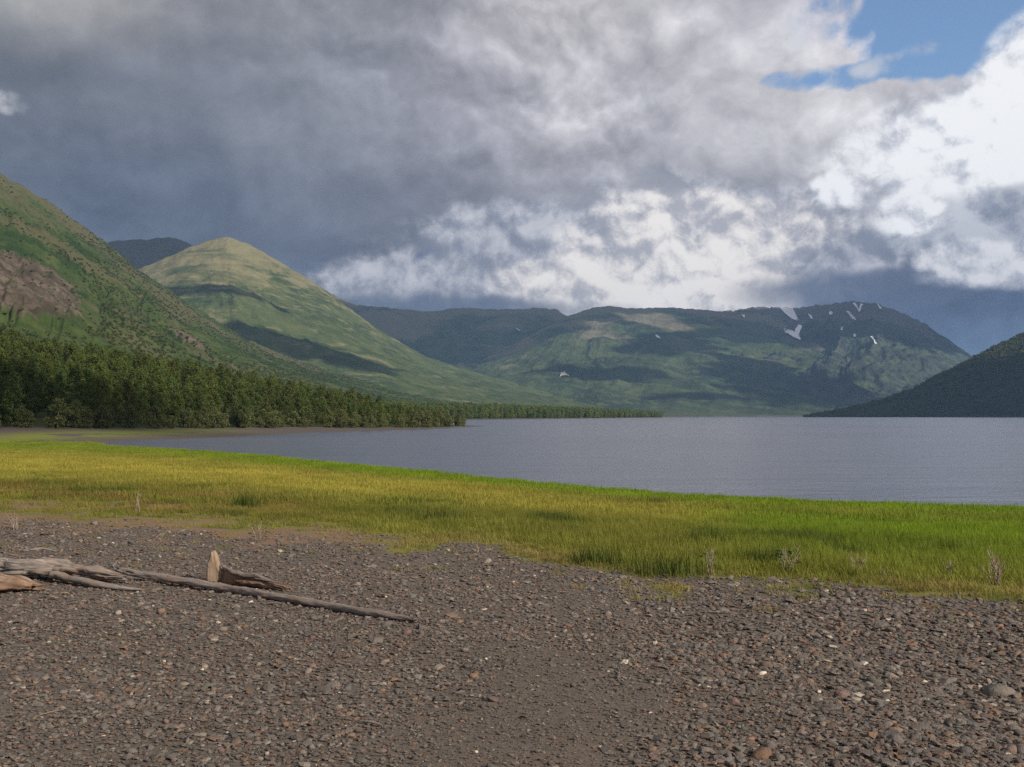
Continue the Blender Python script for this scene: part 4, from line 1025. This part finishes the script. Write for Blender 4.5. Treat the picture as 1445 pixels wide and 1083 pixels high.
slab('root', [(312, 824), (311, 806), (315, 800), (323, 805), (334, 810), (346, 813), (358, 812), (368, 813), (377, 818), (386, 822), (399, 826), (408, 829), (402, 831), (411, 834), (396, 835), (380, 835), (364, 832), (348, 829), (330, 827)], 'drift_brown', 0.09, 0.10, stump, 22, run_to=(411, 836))
YS = stump.location[1]; YE = on_ground(411, 836)[1] + 0.03
def PS(px, py, dy=0.0): return P(px, py, YS + (YE - YS) * (px - 303) / 108 + dy)
timber('root', [PS(313, 798, .04), PS(326, 807, .0), PS(342, 812, -.02), PS(362, 813, -.02), PS(382, 819, -.02)], [.018, .030, .034, .030, .010], 'drift_grey', stump, 18, 23, flat=0.8, grain=0.12, lump=0.3, ragged=0.4, n_=40)
timber('root', [PS(330, 820, -.05), PS(350, 823, -.06), PS(372, 826, -.05), PS(392, 831, -.04)], [.02, .035, .034, .012], 'drift_brown', stump, 16, 28, flat=0.8, grain=0.14, lump=0.3, ragged=0.5, n_=36)
for k_, (q0, q1, q2, rr_, mt_) in enumerate((((358, 816), (386, 821), (414, 829), .016, 'drift_grey'), ((366, 823), (390, 827), (411, 834), .016, 'drift_brown'), ((372, 819), (392, 822), (408, 825), .010, 'drift_brown'), ((376, 828), (394, 832), (412, 836), .010, 'drift_grey'))):
    timber('splinter', [PS(*q0, -.05), PS(*q1, -.06), PS(*q2, -.04)], [rr_ * .9, rr_, rr_ * .25], mt_, stump, 9, 30 + k_, flat=0.7, grain=0.12, n_=20)
tag(stump, 'upright pale stump piece with splintered root behind the long pole', 'driftwood')
for i, (p0, p1, rr, mt, lb) in enumerate((((530, 843), (556, 846), .022, 'drift_pale', 'curled pale bark chip on the gravel beyond the pole tip'), ((62, 845), (80, 848), .020, 'drift_pale', 'small orange wood chip on the gravel in front of the grey log'), ((84, 841), (98, 841), .018, 'drift_pale', 'stubby orange wood chip close to the broken limb of the log'),
        ((1162, 987), (1184, 989), .006, 'drift_pale', 'thin white stick lying among the coarse gravel'), ((1370, 1055), (1398, 1045), .009, 'drift_pale', 'bleached twig leaning against a round buff stone'), ((55, 1012), (90, 1004), .008, 'drift_pale', 'pale forked twig on the gravel far from the logs'), ((70, 874), (118, 875), .007, 'drift_grey', 'slim grey twig lying on the gravel in front of the red brown log end'), ((505, 1022), (540, 1028), .014, 'drift_grey', 'short dark driftwood splinter on the fine gravel'))):
    a_, c_ = lie(*p0, rr, rr * .3), lie(*p1, rr, rr * .3); md = ((a_[0] + c_[0]) / 2, (a_[1] + c_[1]) / 2 + .01, (a_[2] + c_[2]) / 2 + rr * .5)
    tag(timber('wood_chip' if rr > .012 else 'twig', [a_, md, c_], [rr * .5, rr, rr * .4], mt, seed=40 + i, seg=8, flat=0.5, n_=14), lb, 'driftwood')

# ------------------------------------------------------------------ plants at the meadow's edge
def m_stalk(n, bs, out):
    a = n.noise(objco(n), 12.0, 3, 0.5); n.put(bs.inputs['Base Color'], n.mix(a, (0.20, 0.15, 0.10), (0.42, 0.35, 0.26))); bs.inputs['Roughness'].default_value = 0.85
material('dry_stalk', m_stalk)
def m_herb(n, bs, out):
    a = n.noise(objco(n), 9.0, 3, 0.5); n.put(bs.inputs['Base Color'], n.mix(a, (0.055, 0.085, 0.030), (0.13, 0.165, 0.075))); bs.inputs['Roughness'].default_value = 0.6
material('herb_leaf', m_herb)
def stalk_plant(px, py, h, ns, spread, label, leafy=0, seed=0, name='dry_weed', cat='weed', group=None):
    r = np.random.default_rng(seed); g_ = on_ground(px, py); root = empty(name, tuple(g_)); tag(root, label, cat, group)
    for i in range(ns):
        th = r.uniform(0, 6.28); ln = r.uniform(0.05, spread) * h; hh = h * r.uniform(0.55, 1.05); b_ = np.array((r.normal(0, .03), r.normal(0, .03), -0.03))
        d = np.array((math.cos(th), math.sin(th), 0)); pp = [b_ + d * ln * f ** 1.5 + np.array((r.normal(0, .008), r.normal(0, .008), hh * f)) for f in (0, .35, .7, 1)]
        parts = [tube(pp, [.007, .0055, .004, .0015], 5)]
        for k in range(r.integers(1, 4)):
            f = r.uniform(.4, .85); q0 = b_ + d * ln * f ** 1.5 + np.array((0, 0, hh * f)); a2 = r.uniform(0, 6.28)
            parts.append(tube([q0, q0 + np.array((math.cos(a2) * .05, math.sin(a2) * .05, .06)) * h * 2, q0 + np.array((math.cos(a2) * .08, math.sin(a2) * .08, .16)) * h * 2], [.004, .003, .0012], 4))
        v, f_ = join_parts(parts); mesh_obj('stalk', v, f_, 'dry_stalk', root)
    for i in range(leafy):
        th = r.uniform(0, 6.28); hh = h * r.uniform(.1, .75); rad = h * r.uniform(.08, .30); c = np.array((math.cos(th) * rad, math.sin(th) * rad, hh)); d = np.array((math.cos(th), math.sin(th), r.uniform(-.2, .7))); d /= np.linalg.norm(d); sd = np.cross(d, (0, 0, 1.0)); sd /= np.linalg.norm(sd); L_ = h * r.uniform(.10, .17); w_ = L_ * .30
        up = np.cross(sd, d) * L_ * .12
        v = [c, c + d * L_ * .4 + sd * w_ + up, c + d * L_ * .85 + sd * w_ * .5, c + d * L_, c + d * L_ * .85 - sd * w_ * .5, c + d * L_ * .4 - sd * w_ + up, c + d * L_ * .5 - up]
        mesh_obj('leaf', [tuple(p) for p in v], [(0, 1, 6), (1, 2, 6), (2, 3, 6), (3, 4, 6), (4, 5, 6), (5, 0, 6)], 'herb_leaf', root)
    return root
stalk_plant(1408, 826, 0.42, 16, 0.45, 'bundle of tall bare grey stalks standing at the grass edge', 0, 1)
stalk_plant(1214, 812, 0.30, 9, 0.4, 'thin dead stalks rising from the meadow beside the bushy weed', 0, 2)
stalk_plant(1002, 812, 0.40, 6, 0.3, 'leafy weed with one tall pale stalk at the gravel edge', 16, 3)
stalk_plant(1112, 812, 0.42, 8, 0.45, 'bushy green weed with pale seed tops along the meadow edge', 34, 4)
stalk_plant(1250, 818, 0.20, 3, 0.5, 'low broadleaf weed spreading at the foot of the dead stalks', 30, 5)
stalk_plant(1340, 815, 0.26, 4, 0.4, 'small sprig of pale leaves short of the bare stalk bundle', 12, 6)
stalk_plant(364, 764, 0.34, 4, 0.3, 'dark leafy weed standing alone on the rusty bare soil', 20, 7)
stalk_plant(22, 748, 0.34, 5, 0.6, 'pale leaning stalks at the gravel edge past the driftwood', 6, 8)
stalk_plant(193, 726, 0.55, 4, 0.2, 'slim straw stalks standing on the bare patch of meadow', 0, 9)
stalk_plant(672, 782, 0.22, 3, 0.3, 'tiny dry sprig on the stones below the meadow', 4, 10)
def tussock(px, py, h, w, label, seed):
    r = np.random.default_rng(seed); g_ = on_ground(px, py); vs, fs, tp, lf = [], [], [], []
    for _ in range(260):
        th = r.uniform(0, 6.283); b_ = np.array((r.normal(0, w * .35), r.normal(0, w * .25), -.03)); hh = h * r.uniform(.5, 1.1); d = np.array((math.cos(th), math.sin(th), 0)); ln = hh * r.uniform(.1, .6); sd = np.array((-math.sin(th), math.cos(th), 0)) * .006
        p1 = b_ + d * ln * .3 + np.array((0, 0, hh * .6)); p2 = b_ + d * ln + np.array((0, 0, hh)); o_ = len(vs); t_ = r.uniform(0, 1)
        vs += [tuple(b_ + sd), tuple(b_ - sd), tuple(p1 - sd * .7), tuple(p1 + sd * .7), tuple(p2)]; fs += [(o_, o_ + 1, o_ + 2, o_ + 3), (o_ + 3, o_ + 2, o_ + 4)]; tp += [0, 0, .5, .5, 1]; lf += [t_] * 5
    o = mesh_obj('grass_tussock', vs, fs, 'grass_blade', smooth=False); o.location = tuple(g_); add_attr(o.data, 'tip', tp); add_attr(o.data, 'leaf', lf); o['tcol'] = (0.085, 0.115, 0.022)
    tag(o, label, 'grass tussock')
for i, (px, py, h, w, lb) in enumerate(((346, 716, .42, .5, 'dark round grass tussock in the straw meadow by the bare soil'), (620, 738, .40, .9, 'wide dark tussock in the middle of the meadow'), (792, 742, .40, .9, 'dark tussock above the gravel tongue of the meadow'), (995, 772, .42, .7, 'dark tussock behind the weed with one tall pale stalk'), (940, 812, .36, .8, 'dense green tussock bulging over the gravel edge'), (845, 798, .34, .6, 'green tussock where the meadow dips to the gravel'), (1085, 800, .38, .6, 'dark tussock beside the bushy green weed'), (930, 716, .40, .6, 'dark tussock close to the lake in the green grass'))):
    tussock(px, py, h, w, lb, 300 + i)
